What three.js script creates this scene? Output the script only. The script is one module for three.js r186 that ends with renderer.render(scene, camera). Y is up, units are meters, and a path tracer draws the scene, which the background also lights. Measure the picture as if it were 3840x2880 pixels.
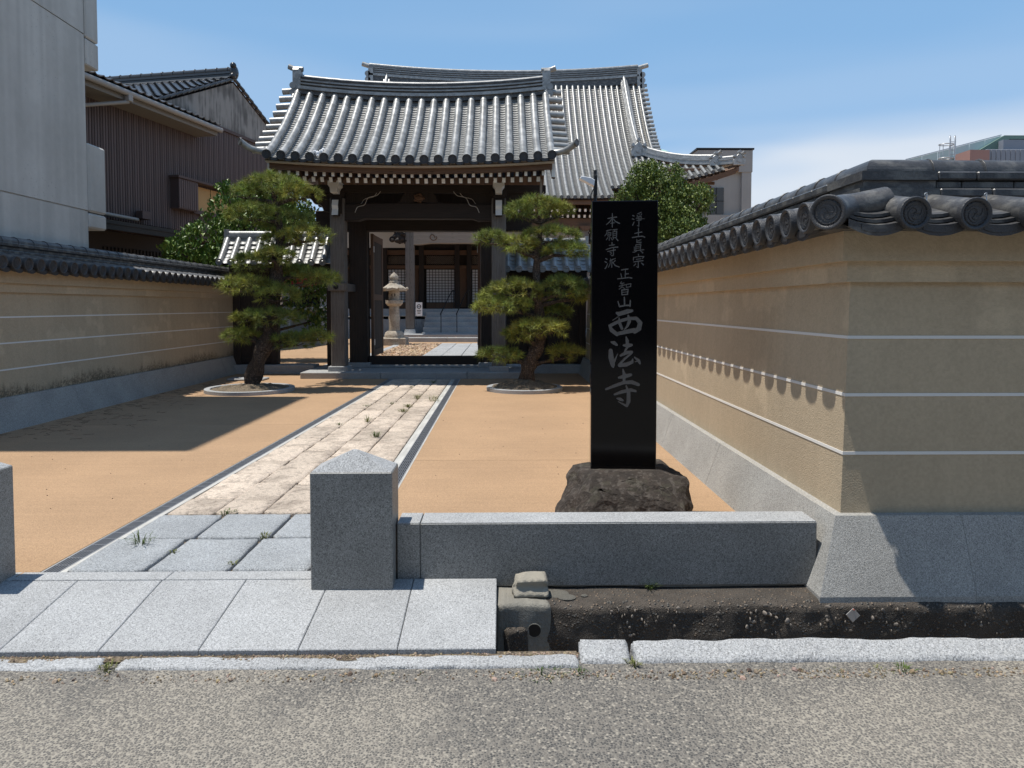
import * as THREE from 'three';
import { mergeGeometries, mergeVertices } from 'three/addons/utils/BufferGeometryUtils.js';
import { ConvexGeometry } from 'three/addons/geometries/ConvexGeometry.js';
import { TessellateModifier } from 'three/addons/modifiers/TessellateModifier.js';

// ---------- camera, sky, sun, exposure ----------
const scene = new THREE.Scene();
const camera = new THREE.PerspectiveCamera(56.83, 4 / 3, 0.1, 900);
camera.position.set(0, 1.55, 0);
camera.rotation.set(-2.3 * Math.PI / 180, -0.82 * Math.PI / 180, 0, 'YXZ');
camera.setViewOffset(1024, 768, 0, 49.1, 1024, 768);
const renderer = new THREE.WebGLRenderer({ antialias: true });
renderer.setSize(1024, 768);
renderer.toneMapping = THREE.LinearToneMapping;
renderer.toneMappingExposure = 1.0;
renderer.shadowMap.enabled = true;
const SUN = new THREE.Vector3(-0.262, 1, -0.008).normalize();
const sun = new THREE.DirectionalLight(new THREE.Color().setRGB(1, 0.955, 0.88), 5);
sun.name = 'sun'; sun.position.copy(SUN).multiplyScalar(80); sun.target.position.set(0, 0, -12);
sun.position.add(sun.target.position); sun.castShadow = true; sun.shadow.radius = 1; sun.shadow.mapSize.set(4096, 4096);
Object.assign(sun.shadow.camera, { left: -40, right: 40, top: 40, bottom: -40, near: 1, far: 200 });
scene.add(sun, sun.target);

// ---------- noise ----------
function rng(seed) { let s = seed | 0; return () => { s = (s + 0x6d2b79f5) | 0; let t = Math.imul(s ^ (s >>> 15), 1 | s); t = (t + Math.imul(t ^ (t >>> 7), 61 | t)) ^ t; return ((t ^ (t >>> 14)) >>> 0) / 4294967296; }; }
const R = rng(77), rr = (a, b) => a + (b - a) * R();
const hash = (x, y, s) => { let h = Math.imul(x, 374761393) + Math.imul(y, 668265263) + Math.imul(s, 2147483647 ^ 0x5bd1e995); h = Math.imul(h ^ (h >>> 13), 1274126177); h ^= h >>> 16; return (h >>> 0) / 4294967296; };
const wrap = (a, n) => ((a % n) + n) % n;
function vn(u, v, fx, fy, s) {                                  // periodic value noise, fx by fy cells
  const x = u * fx, y = v * fy, ix = Math.floor(x), iy = Math.floor(y), a = x - ix, b = y - iy, p = a * a * (3 - 2 * a), q = b * b * (3 - 2 * b);
  const x0 = wrap(ix, fx), x1 = wrap(ix + 1, fx), y0 = wrap(iy, fy), y1 = wrap(iy + 1, fy);
  const m = hash(x0, y0, s), n = hash(x1, y0, s), o = hash(x0, y1, s), r = hash(x1, y1, s);
  return m + (n - m) * p + (o - m) * q + (m - n - o + r) * p * q;
}
function fbm(u, v, f, oct, s, fy = f) { let a = 0.5, t = 0, n = 0; for (let i = 0; i < oct; i++) { t += a * vn(u, v, f << i, fy << i, s + i * 17); n += a; a *= 0.5; } return t / n; }
let W1 = 0, W2 = 0, WID = 0;
function worley(u, v, n, s) {                                   // nearest jittered cell: W1, W2 distances, WID its number 0..1
  const x = u * n, y = v * n, ix = Math.floor(x), iy = Math.floor(y); W1 = W2 = 9;
  for (let j = -1; j < 2; j++) for (let i = -1; i < 2; i++) {
    const cx = wrap(ix + i, n), cy = wrap(iy + j, n), dx = ix + i + hash(cx, cy, s) - x, dy = iy + j + hash(cx, cy, s + 1) - y, d = dx * dx + dy * dy;
    if (d < W1) { W2 = W1; W1 = d; WID = hash(cx, cy, s + 2); } else if (d < W2) W2 = d;
  }
  W1 = Math.sqrt(W1); W2 = Math.sqrt(W2);
}
const mix = (a, b, t) => a + (b - a) * t, clamp = (x, a = 0, b = 1) => Math.min(b, Math.max(a, x)), ss = (a, b, x) => { const t = clamp((x - a) / (b - a)); return t * t * (3 - 2 * t); };
const mix3 = (a, b, t) => [mix(a[0], b[0], t), mix(a[1], b[1], t), mix(a[2], b[2], t)], mul3 = (a, k) => [a[0] * k, a[1] * k, a[2] * k];
const enc = new Uint8Array(4097); for (let i = 0; i <= 4096; i++) { const c = i / 4096; enc[i] = Math.round(255 * (c < 0.0031308 ? c * 12.92 : 1.055 * Math.pow(c, 1 / 2.4) - 0.055)); }

// ---------- sky: blue air, thin cloud low down ----------
{
  const w = 1024, h = 512, d = new Float32Array(w * h * 4);
  for (let j = 0; j < h; j++) for (let i = 0; i < w; i++) {
    const el = ((j + 0.5) / h - 0.5) * Math.PI, up = Math.max(0, Math.sin(el)), u = (i + 0.5) / w, az = u * 2 * Math.PI;
    let c = mix3([0.275, 0.515, 0.835], [0.13, 0.215, 0.41], Math.pow(up, 1.7));
    const n = fbm(u, el / Math.PI + 0.5, 12, 5, 3, 40), n2 = fbm(u, el / Math.PI + 0.5, 6, 4, 9, 24), deg = el * 180 / Math.PI;
    const low = ss(0.40, 0.60, n * 0.55 + n2 * 0.45 + 0.13 * ss(13, 5, deg)) * ss(14, 10.5, deg + (n - 0.5) * 7) * 0.9, high = ss(0.45, 0.75, n2) * 0.16 * ss(75, 20, deg);
    c = mix3(c, [0.76, 0.82, 0.90], Math.max(low, high));
    if (el < 0) c = [0.3, 0.3, 0.29];
    d.set([...c, 1], (j * w + i) * 4);
  }
  const t = new THREE.DataTexture(d, w, h, THREE.RGBAFormat, THREE.FloatType);
  t.mapping = THREE.EquirectangularReflectionMapping; t.magFilter = THREE.LinearFilter; t.needsUpdate = true;
  scene.background = t; scene.environment = t;
}

// ---------- textures ----------
function ctex(n, fn) {                                          // colour texture, fn gives linear rgb
  const d = new Uint8Array(n * n * 4);
  for (let j = 0; j < n; j++) for (let i = 0; i < n; i++) { const c = fn((i + 0.5) / n, (j + 0.5) / n), o = (j * n + i) * 4; for (let k = 0; k < 3; k++) d[o + k] = enc[Math.round(clamp(c[k]) * 4096)]; d[o + 3] = 255; }
  const t = new THREE.DataTexture(d, n, n); t.colorSpace = THREE.SRGBColorSpace; return finish(t);
}
function btex(n, fn) {
  const d = new Uint8Array(n * n);
  for (let j = 0; j < n; j++) for (let i = 0; i < n; i++) d[j * n + i] = 255 * clamp(fn((i + 0.5) / n, (j + 0.5) / n));
  return finish(new THREE.DataTexture(d, n, n, THREE.RedFormat));
}
function finish(t) { t.wrapS = t.wrapT = THREE.RepeatWrapping; t.magFilter = THREE.LinearFilter; t.needsUpdate = true; return t; }
function at(t, metres, turn = 0) { const c = t.clone(); c.repeat.set(1 / metres, 1 / metres); c.rotation = turn; c.needsUpdate = true; return c; }
function mat(o) { return new THREE.MeshStandardMaterial({ roughness: 0.8, metalness: 0, ...o }); }
const col = (r, g = r, b = r) => new THREE.Color().setRGB(r, g, b);

function graniteTex(tone, tint, contrast, seed, cells = 200) {
  return ctex(1024, (u, v) => {
    worley(u, v, cells, seed); let k = WID;
    let c = k < 0.22 ? 0.42 : k < 0.72 ? 0.95 : k < 0.9 ? 1.18 : 1.55;
    worley(u, v, 410, seed + 5); c = mix(c, WID < 0.25 ? 0.4 : 1.12, 0.45);
    c = mix(1, c, contrast) * mix(0.8, 1.16, fbm(u, v, 3, 5, seed + 9));
    return [tone * c * tint[0], tone * c * tint[1], tone * c * tint[2]];
  });
}
const T = {};
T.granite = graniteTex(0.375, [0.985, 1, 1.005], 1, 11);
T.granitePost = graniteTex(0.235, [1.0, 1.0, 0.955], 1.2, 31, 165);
T.pink = ctex(1024, (u, v) => {
  worley(u, v, 190, 51); let c = WID < 0.25 ? 0.55 : WID < 0.75 ? 1 : 1.25;
  const lich = ss(0.52, 0.7, fbm(u, v, 7, 5, 61)), dark = ss(0.55, 0.72, fbm(u, v, 40, 3, 63)) * 0.5;
  return mul3(mix3([0.60, 0.51, 0.42], [0.36, 0.30, 0.245], lich * 0.6), mix(1, c, 0.5) * (1 - dark * 0.55) * mix(0.88, 1.1, fbm(u, v, 3, 3, 65)));
});
T.roughBump = btex(512, (u, v) => fbm(u, v, 24, 5, 71) * 0.7 + fbm(u, v, 130, 2, 72) * 0.3);
T.fineBump = btex(512, (u, v) => fbm(u, v, 120, 2, 75));
T.sand = ctex(1024, (u, v) => {
  worley(u, v, 300, 81); let c = mix(0.8, 1.2, WID); const b = mix(0.84, 1.1, fbm(u, v, 2, 6, 83)), streak = mix(0.96, 1.04, vn(u, v, 3, 60, 85));
  worley(u, v, 60, 87); const spot = W1 < 0.06 && WID > 0.8 ? 0.35 : 1;
  return mul3([0.415, 0.268, 0.155], c * b * streak * spot);
});
T.stucco = ctex(1024, (u, v) => mul3([0.49, 0.393, 0.268], mix(0.9, 1.08, fbm(u, v, 150, 2, 91)) * mix(0.84, 1.08, fbm(u, v, 3, 5, 93)) * (1 + 0.16 * ss(0.6, 0.74, fbm(u, v, 7, 5, 99))) * mix(0.93, 1.04, vn(u, v, 46, 2, 95) * 0.6 + vn(u, v, 15, 1, 96) * 0.4)));
T.stuccoBump = btex(512, (u, v) => fbm(u, v, 90, 3, 97));
T.asphalt = ctex(2048, (u, v) => {
  const big = fbm(u, v, 4, 5, 101), mid = fbm(u, v, 14, 3, 103);
  worley(u, v, 340, 105); const e = W2 - W1, id = WID, stone = ss(0.06, 0.2, e) * (W1 < 0.52 ? 1 : 0);
  const matrix = mix3([0.35, 0.318, 0.265], [0.235, 0.217, 0.187], ss(0.38, 0.6, big * 0.72 + mid * 0.28));
  const s = id < 0.55 ? mix3([0.055, 0.055, 0.056], [0.115, 0.108, 0.1], id / 0.55) : id < 0.88 ? [0.19, 0.172, 0.15] : [0.4, 0.362, 0.3];
  return mul3(mix3(matrix, s, stone * mix(0.85, 0.97, ss(0.35, 0.6, big))), mix(0.76, 0.96, fbm(u, v, 300, 2, 107)));
});
T.asphaltBump = btex(1024, (u, v) => { worley(u, v, 340, 105); return 0.25 + 0.75 * ss(0.02, 0.3, W2 - W1) * (0.5 + WID * 0.5); });
T.aggregate = ctex(1024, (u, v) => {
  worley(u, v, 60, 111); const e = W2 - W1, id = WID, w = W1; worley(u, v, 190, 113);
  let c = mul3([0.075, 0.062, 0.05], mix(0.45, 1.4, fbm(u, v, 12, 5, 115)));
  if (WID > 0.72 && W1 < 0.4) c = mix3(c, mul3([0.24, 0.205, 0.165], 0.5 + WID * 0.5), ss(0.42, 0.25, W1));
  if (id > 0.7 && w < 0.42) c = mix3(c, mul3(id > 0.88 ? [0.25, 0.19, 0.14] : [0.15, 0.14, 0.125], mix(0.6, 1.2, fbm(u, v, 100, 2, 117))), ss(0.42, 0.3, w));
  return c;
});
T.aggBump = btex(1024, (u, v) => { worley(u, v, 60, 111); let b = WID > 0.7 ? ss(0.5, 0.05, W1) * 0.7 : 0; worley(u, v, 190, 113); return 0.15 + Math.max(b, ss(0.5, 0.1, W1) * 0.35 * WID) + 0.15 * fbm(u, v, 60, 3, 119); });
const woodTex = (a, b, seed) => ctex(512, (u, v) => {
  const warp = fbm(u, v, 4, 3, seed, 2) * 0.5, g = vn(u + warp * 0.12, v, 34, 2, seed + 2), f = vn(u, v, 170, 5, seed + 4), k = Math.sin((u * 22 + warp * 6) * Math.PI * 2) * 0.5 + 0.5;
  const crack = vn(u + warp * 0.1, v, 60, 3, seed + 6) > 0.9 ? 0.45 : 1;
  return mul3(mix3(a, b, clamp(g * 0.5 + k * 0.35 + f * 0.25 - 0.1)), crack * mix(0.85, 1.1, f));
});
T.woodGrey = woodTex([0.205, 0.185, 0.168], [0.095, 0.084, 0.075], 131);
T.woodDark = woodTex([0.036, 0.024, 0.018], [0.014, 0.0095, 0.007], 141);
T.woodBrown = woodTex([0.17, 0.095, 0.055], [0.085, 0.045, 0.026], 151);
T.woodPale = woodTex([0.34, 0.29, 0.24], [0.24, 0.2, 0.165], 155);
T.woodBump = btex(512, (u, v) => vn(u + fbm(u, v, 4, 3, 131, 2) * 0.06, v, 60, 3, 133));
T.tile = ctex(512, (u, v) => { const b = ss(0.35, 0.7, fbm(u, v, 6, 5, 161)), m = fbm(u, v, 3, 2, 163); const k = mix(0.78, 1.12, b) * mix(0.9, 1.1, m); return [0.35 * k, 0.35 * k, 0.34 * k]; });
T.tileDark = ctex(512, (u, v) => { const b = ss(0.42, 0.7, fbm(u, v, 5, 5, 171, 9)), m = fbm(u, v, 40, 3, 173); const k = mix(0.75, 1.25, m); return mul3(mix3([0.072, 0.071, 0.072], [0.17, 0.163, 0.15], b * 0.8), k); });
T.concrete = ctex(1024, (u, v) => { const st = vn(u, v, 70, 3, 181) * 0.5 + vn(u, v, 24, 2, 183) * 0.5, b = fbm(u, v, 5, 5, 185), sp = fbm(u, v, 60, 2, 187); worley(u, v, 90, 189); const pit = W1 < 0.1 && WID > 0.8 && b > 0.52 ? 0.55 : 1; const k = mix(0.8, 1.1, ss(0.15, 0.85, st * 0.5 + b * 0.5)) * mix(0.96, 1.04, sp) * pit; return [0.52 * k, 0.51 * k, 0.475 * k]; });
T.gable = ctex(512, (u, v) => { const st = fbm(u, v, 40, 4, 191, 5), b = fbm(u, v, 6, 5, 193); const k = mix(0.45, 1.15, ss(0.3, 0.65, st * 0.5 + b * 0.5)); return [0.28 * k, 0.265 * k, 0.243 * k]; });
T.rock = ctex(512, (u, v) => { const a = fbm(u, v, 8, 6, 201), b = ss(0.56, 0.72, fbm(u, v, 20, 4, 203)), m = ss(0.55, 0.75, fbm(u, v, 6, 4, 205)); return mix3(mix3(mul3([0.042, 0.032, 0.025], mix(0.3, 1.6, a)), [0.13, 0.112, 0.095], b * 0.45), [0.06, 0.06, 0.034], m * 0.25); });
T.bark = ctex(512, (u, v) => { worley(u, v, 14, 211); const e = ss(0.02, 0.3, W2 - W1), g = fbm(u, v, 40, 3, 213); return mul3(mix3([0.035, 0.024, 0.018], [0.17, 0.125, 0.095], e * mix(0.4, 1, WID)), mix(0.6, 1.3, g)); });
T.barkBump = btex(512, (u, v) => { worley(u, v, 14, 211); return ss(0, 0.35, W2 - W1) * (0.6 + 0.4 * WID); });
T.soil = ctex(512, (u, v) => { worley(u, v, 60, 221); const k = mix(0.5, 1.4, WID) * mix(0.7, 1.25, fbm(u, v, 8, 4, 223)); return [0.21 * k, 0.165 * k, 0.115 * k]; });
T.beige = ctex(512, (u, v) => { const k = mix(0.9, 1.06, fbm(u, v, 6, 4, 231)) * mix(0.96, 1.04, vn(u, v, 50, 3, 233)); return [0.33 * k, 0.322 * k, 0.305 * k]; });

const M = {
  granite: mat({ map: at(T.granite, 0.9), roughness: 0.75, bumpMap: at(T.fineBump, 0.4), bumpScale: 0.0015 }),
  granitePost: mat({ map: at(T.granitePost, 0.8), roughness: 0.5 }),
  graniteBase: mat({ map: at(T.granite, 0.8), color: col(0.97, 0.93, 0.86), roughness: 0.8, bumpMap: at(T.fineBump, 0.4), bumpScale: 0.0015 }),
  graniteRough: mat({ map: at(T.granite, 1.1), roughness: 0.9, bumpMap: at(T.roughBump, 0.7), bumpScale: 0.012 }),
  flag: mat({ map: at(T.granite, 1.1), color: col(0.86, 0.89, 0.92), roughness: 0.9, bumpMap: at(T.roughBump, 0.5), bumpScale: 0.008 }),
  pink: mat({ map: at(T.pink, 1.3), roughness: 0.9, bumpMap: at(T.roughBump, 0.6), bumpScale: 0.012 }),
  sand: mat({ map: at(T.sand, 1.6), roughness: 0.95, bumpMap: at(T.fineBump, 0.5), bumpScale: 0.003 }),
  stucco: mat({ map: at(T.stucco, 2.3), roughness: 0.95, bumpMap: at(T.stuccoBump, 0.5), bumpScale: 0.0022 }),
  stripe: mat({ color: col(0.74, 0.72, 0.68), roughness: 0.9 }),
  asphalt: mat({ map: at(T.asphalt, 3.9), roughness: 0.92, bumpMap: at(T.asphaltBump, 3.9), bumpScale: 0.007 }),
  aggregate: mat({ map: at(T.aggregate, 1.1), roughness: 0.9, bumpMap: at(T.aggBump, 1.1), bumpScale: 0.02 }),
  mortar: mat({ map: at(T.concrete, 0.8), roughness: 0.95, bumpMap: at(T.roughBump, 0.4), bumpScale: 0.006 }),
  oldMortar: mat({ map: at(T.concrete, 0.6), color: col(0.5, 0.48, 0.44), roughness: 0.95, bumpMap: at(T.roughBump, 0.3), bumpScale: 0.008 }),
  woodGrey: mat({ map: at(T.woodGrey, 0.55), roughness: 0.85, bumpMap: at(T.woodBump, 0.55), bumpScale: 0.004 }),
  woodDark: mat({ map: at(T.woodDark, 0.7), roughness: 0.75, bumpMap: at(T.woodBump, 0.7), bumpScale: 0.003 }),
  woodDarkX: mat({ map: at(T.woodDark, 0.7, Math.PI / 2), roughness: 0.75 }),
  woodBrownX: mat({ map: at(T.woodBrown, 0.8, Math.PI / 2), roughness: 0.75 }),
  woodBrown: mat({ map: at(T.woodBrown, 0.8), roughness: 0.75 }),
  woodPaleX: mat({ map: at(T.woodPale, 0.9, Math.PI / 2), roughness: 0.85 }),
  woodPale: mat({ map: at(T.woodPale, 0.9), roughness: 0.85 }),
  palePaint: mat({ color: col(0.5, 0.45, 0.39), roughness: 0.9 }),
  lowerWall: mat({ color: col(0.03, 0.024, 0.022), roughness: 0.8 }),
  tileEave: mat({ color: col(0.05, 0.05, 0.053), roughness: 0.5, metalness: 0.1, bumpMap: at(T.fineBump, 0.5), bumpScale: 0.002 }),
  houseTrim: mat({ color: col(0.22, 0.2, 0.175), roughness: 0.8 }),
  chalk: mat({ color: col(0.82, 0.81, 0.78), roughness: 0.9 }),
  plaster: mat({ color: col(0.6, 0.56, 0.49), roughness: 0.95 }),
  paper: mat({ color: col(0.72, 0.72, 0.74), roughness: 0.95 }),
  tileDark: mat({ map: at(T.tileDark, 0.5), roughness: 0.42, metalness: 0.15, bumpMap: at(T.fineBump, 0.7), bumpScale: 0.0012 }),
  concrete: mat({ map: at(T.concrete, 5), roughness: 0.92, bumpMap: at(T.roughBump, 1.2), bumpScale: 0.004 }),
  gable: mat({ map: at(T.gable, 3), roughness: 0.95 }),
  rock: mat({ map: at(T.rock, 0.5), roughness: 0.92, bumpMap: at(T.roughBump, 0.35), bumpScale: 0.012 }),
  bark: mat({ map: at(T.bark, 0.42), roughness: 0.95, bumpMap: at(T.barkBump, 0.42), bumpScale: 0.02 }),
  soil: mat({ map: at(T.soil, 0.7), roughness: 1, bumpMap: at(T.roughBump, 0.3), bumpScale: 0.02 }),
  beige: mat({ map: at(T.beige, 6), roughness: 0.9 }),
  steel: mat({ color: col(0.5, 0.51, 0.52), roughness: 0.42, metalness: 0.6 }),
  grate: mat({ color: col(0.3, 0.31, 0.33), roughness: 0.5, metalness: 0.5 }),
  iron: mat({ color: col(0.035), roughness: 0.5, metalness: 0.6 }),
  black: mat({ color: col(0.012), roughness: 0.6 }),
  blackStone: new THREE.MeshPhysicalMaterial({ color: col(0.005, 0.005, 0.007), roughness: 0.12, specularIntensity: 0.6 }),
  channel: mat({ color: col(0.06, 0.057, 0.05), roughness: 0.95 }),
  siding: mat({ color: col(0.125, 0.086, 0.078), roughness: 0.6 }),
  sidingB: mat({ color: col(0.095, 0.064, 0.058), roughness: 0.65 }),
  white: mat({ color: col(0.8), roughness: 0.5 }),
  tan: mat({ color: col(0.5, 0.31, 0.13), roughness: 0.8 }),
  glassDark: mat({ color: col(0.03, 0.035, 0.04), roughness: 0.1 }),
};
const TILE = [1, 0.9, 1.06, 0.8].map((k, i) => mat({ map: at(T.tile, 0.6 + i * 0.13), color: col(k), roughness: 0.4, metalness: 0.25 }));

// ---------- geometry helpers ----------
const V = (x, y, z) => new THREE.Vector3(x, y, z);
function flat(g) { return g.index ? g.toNonIndexed() : g; }
function uvm(g) {                                               // uv in metres, by the way each triangle faces
  g = flat(g); const p = g.attributes.position, n = p.count, uv = new Float32Array(n * 2), a = V(), b = V(), c = V();
  for (let i = 0; i < n; i += 3) {
    a.fromBufferAttribute(p, i); b.fromBufferAttribute(p, i + 1).sub(a); c.fromBufferAttribute(p, i + 2).sub(a); b.cross(c);
    const x = Math.abs(b.x), y = Math.abs(b.y), z = Math.abs(b.z);
    for (let k = i; k < i + 3; k++) { const X = p.getX(k), Y = p.getY(k), Z = p.getZ(k); uv[2 * k] = x > y && x >= z ? Z : X; uv[2 * k + 1] = y >= x && y >= z ? Z : Y; }
  }
  g.setAttribute('uv', new THREE.BufferAttribute(uv, 2)); return g;
}
function join(list) { list = list.map((g) => { g = flat(g); for (const k of Object.keys(g.attributes)) if (!['position', 'normal'].includes(k)) g.deleteAttribute(k); if (!g.attributes.normal) g.computeVertexNormals(); return g; }); return uvm(list.length > 1 ? mergeGeometries(list) : list[0]); }
function bx(w, h, d, x = 0, y = 0, z = 0) { return new THREE.BoxGeometry(w, h, d).translate(x, y, z); }
function span(x0, x1, y0, y1, z0, z1) { return bx(Math.abs(x1 - x0), Math.abs(y1 - y0), Math.abs(z1 - z0), (x0 + x1) / 2, (y0 + y1) / 2, (z0 + z1) / 2); }
function cbx(w, h, d, c = 0.01, x = 0, y = 0, z = 0, jit = 0) { // box with chamfered edges
  const p = []; for (const i of [-1, 1]) for (const j of [-1, 1]) for (const k of [-1, 1]) {
    const X = i * w / 2, Y = j * h / 2, Z = k * d / 2, q = () => (R() - 0.5) * jit, e = V(q(), q() * 0.3, q());
    p.push(V(X - i * c, Y - j * c, Z).add(e), V(X - i * c, Y, Z - k * c).add(e), V(X, Y - j * c, Z - k * c).add(e));
  }
  return new ConvexGeometry(p).translate(x, y, z);
}
function cyl(r0, r1, a, b, seg = 8, open = false) {              // tapered cylinder from a (r0) to b (r1)
  const d = b.clone().sub(a), g = new THREE.CylinderGeometry(r1, r0, d.length(), seg, 1, open);
  g.translate(0, d.length() / 2, 0); g.applyQuaternion(new THREE.Quaternion().setFromUnitVectors(V(0, 1, 0), d.normalize())); return g.translate(a.x, a.y, a.z);
}
function quads(list) {                                           // list of [a, b, c, d] points
  const p = []; for (const [a, b, c, d] of list) for (const v of d ? [a, b, c, a, c, d] : [a, b, c]) p.push(...(v.isVector3 ? v.toArray() : v));
  const g = new THREE.BufferGeometry(); g.setAttribute('position', new THREE.Float32BufferAttribute(p, 3)); g.computeVertexNormals(); return g;
}
function sweep(prof, st) {                                       // closed profile [[w, y]] along stations [x, z, ox, oz]
  const at2 = (s, [w, y]) => [s[0] + s[2] * w, y, s[1] + s[3] * w], q = [];
  for (let k = 0; k + 1 < st.length; k++) for (let i = 0; i < prof.length; i++) { const a = prof[i], b = prof[(i + 1) % prof.length]; q.push([at2(st[k], a), at2(st[k + 1], a), at2(st[k + 1], b), at2(st[k], b)]); }
  const tri = THREE.ShapeUtils.triangulateShape(prof.map((p) => new THREE.Vector2(...p)), []);
  for (const s of [st[0], st[st.length - 1]]) for (const [a, b, c] of tri) q.push([at2(s, prof[a]), at2(s, prof[b]), at2(s, prof[c])]);
  return quads(q);
}
function bar(pts, w, h, dy = 0) {                                // rectangular bar along a path, dy above it
  const sec = pts.map((p, i) => { const t = pts[Math.min(i + 1, pts.length - 1)].clone().sub(pts[Math.max(i - 1, 0)]), s = V(t.z, 0, -t.x).normalize().multiplyScalar(-w / 2); return [[-1, dy], [1, dy], [1, dy + h], [-1, dy + h]].map(([k, y]) => p.clone().addScaledVector(s, k).add(V(0, y, 0))); });
  const q = []; for (let i = 0; i + 1 < sec.length; i++) for (let k = 0; k < 4; k++) q.push([sec[i][k], sec[i + 1][k], sec[i + 1][(k + 1) % 4], sec[i][(k + 1) % 4]]);
  q.push(sec[0], [...sec[sec.length - 1]].reverse()); return quads(q);
}
function tube(pts, r, seg = 12, rad = 8) { return new THREE.TubeGeometry(new THREE.CatmullRomCurve3(pts), seg, r, rad, false); }
function extr(pts, depth, bevel = 0) { const s = new THREE.Shape(pts.map((p) => new THREE.Vector2(...p))); return new THREE.ExtrudeGeometry(s, { depth, bevelEnabled: bevel > 0, bevelSize: bevel, bevelThickness: bevel, bevelSegments: 1, curveSegments: 6 }); }
function rough(w, h, d, sx, sy, sz, rnd, amp, seed) {            // stone block with rounded edges and an uneven skin, no seams
  let g = new THREE.BoxGeometry(w, h, d, sx, sy, sz); g.deleteAttribute('uv'); g.deleteAttribute('normal'); g = mergeVertices(g, 1e-4); const p = g.attributes.position;
  for (let i = 0; i < p.count; i++) {
    let X = p.getX(i), Y = p.getY(i), Z = p.getZ(i); const a = ss(rnd, 0, w / 2 - Math.abs(X)), b = ss(rnd, 0, h / 2 - Math.abs(Y)), c = ss(rnd, 0, d / 2 - Math.abs(Z)), n = (u, v, f, s) => vn(u * 0.1 + 5, v * 0.1 + 5, f, f, seed + s) - 0.5;
    const k = rnd * 0.55, sg = Math.sign; const dx = sg(X) * a * Math.max(b, c) * k, dy = sg(Y) * b * Math.max(a, c) * k, dz = sg(Z) * c * Math.max(a, b) * k;
    p.setXYZ(i, X - dx + (n(Y, Z, 70, 1) + n(Y, Z, 200, 2) * 0.5) * amp, Y - dy + (n(X, Z, 60, 3) + n(X, Z, 190, 4) * 0.5) * amp, Z - dz + (n(X, Y, 60, 5) + n(X, Y, 190, 6) * 0.5) * amp);
  }
  g.computeVertexNormals(); return g;
}
const used = {};
function numbered(n) { used[n] = (used[n] ?? -1) + 1; return used[n] ? n + '_' + String(used[n]).padStart(3, '0') : n; }
function tag(o, label, category, group) { o.userData.label = label; o.userData.category = category; if (group) o.userData.group = group; return o; }
function thing(name, label, category, x = 0, y = 0, z = 0, group) { const g = new THREE.Group(); g.name = numbered(name); g.position.set(x, y, z); scene.add(g); return tag(g, label, category, group); }
function shade(m) { m.castShadow = m.receiveShadow = true; return m; }
function part(parent, name, geo, material) { const g = Array.isArray(geo) ? join(geo) : geo.attributes.uv && geo.userData.own ? geo : join([geo]); if (!geo.userData?.own) { const uv = g.attributes.uv, a = R() * 9, b = R() * 9; for (let i = 0; i < uv.count; i++) uv.setXY(i, uv.getX(i) + a, uv.getY(i) + b); } const m = shade(new THREE.Mesh(g, material)); m.name = name; parent.add(m); return m; }
function put(parent, name, g, material, x, y, z, ry = 0) { const m = shade(new THREE.Mesh(g, material)); m.name = name; m.position.set(x, y, z); m.rotation.y = ry; parent.add(m); return m; }   // g prepared with join()
function solo(name, geo, material, label, category, group) { const m = part(scene, name, geo, material); m.name = numbered(name); return tag(m, label, category, group); }
function struct(name, geo, material) { const m = part(scene, name, geo, material); m.userData.kind = 'structure'; return m; }
function structGroup(name) { const g = new THREE.Group(); g.name = name; g.userData.kind = 'structure'; scene.add(g); return g; }
function many(parent, name, g, material, mats4) { const m = shade(new THREE.InstancedMesh(g, material, mats4.length)); mats4.forEach((x, i) => m.setMatrixAt(i, x)); m.name = name; m.userData.kind = 'stuff'; parent.add(m); return m; }

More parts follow.
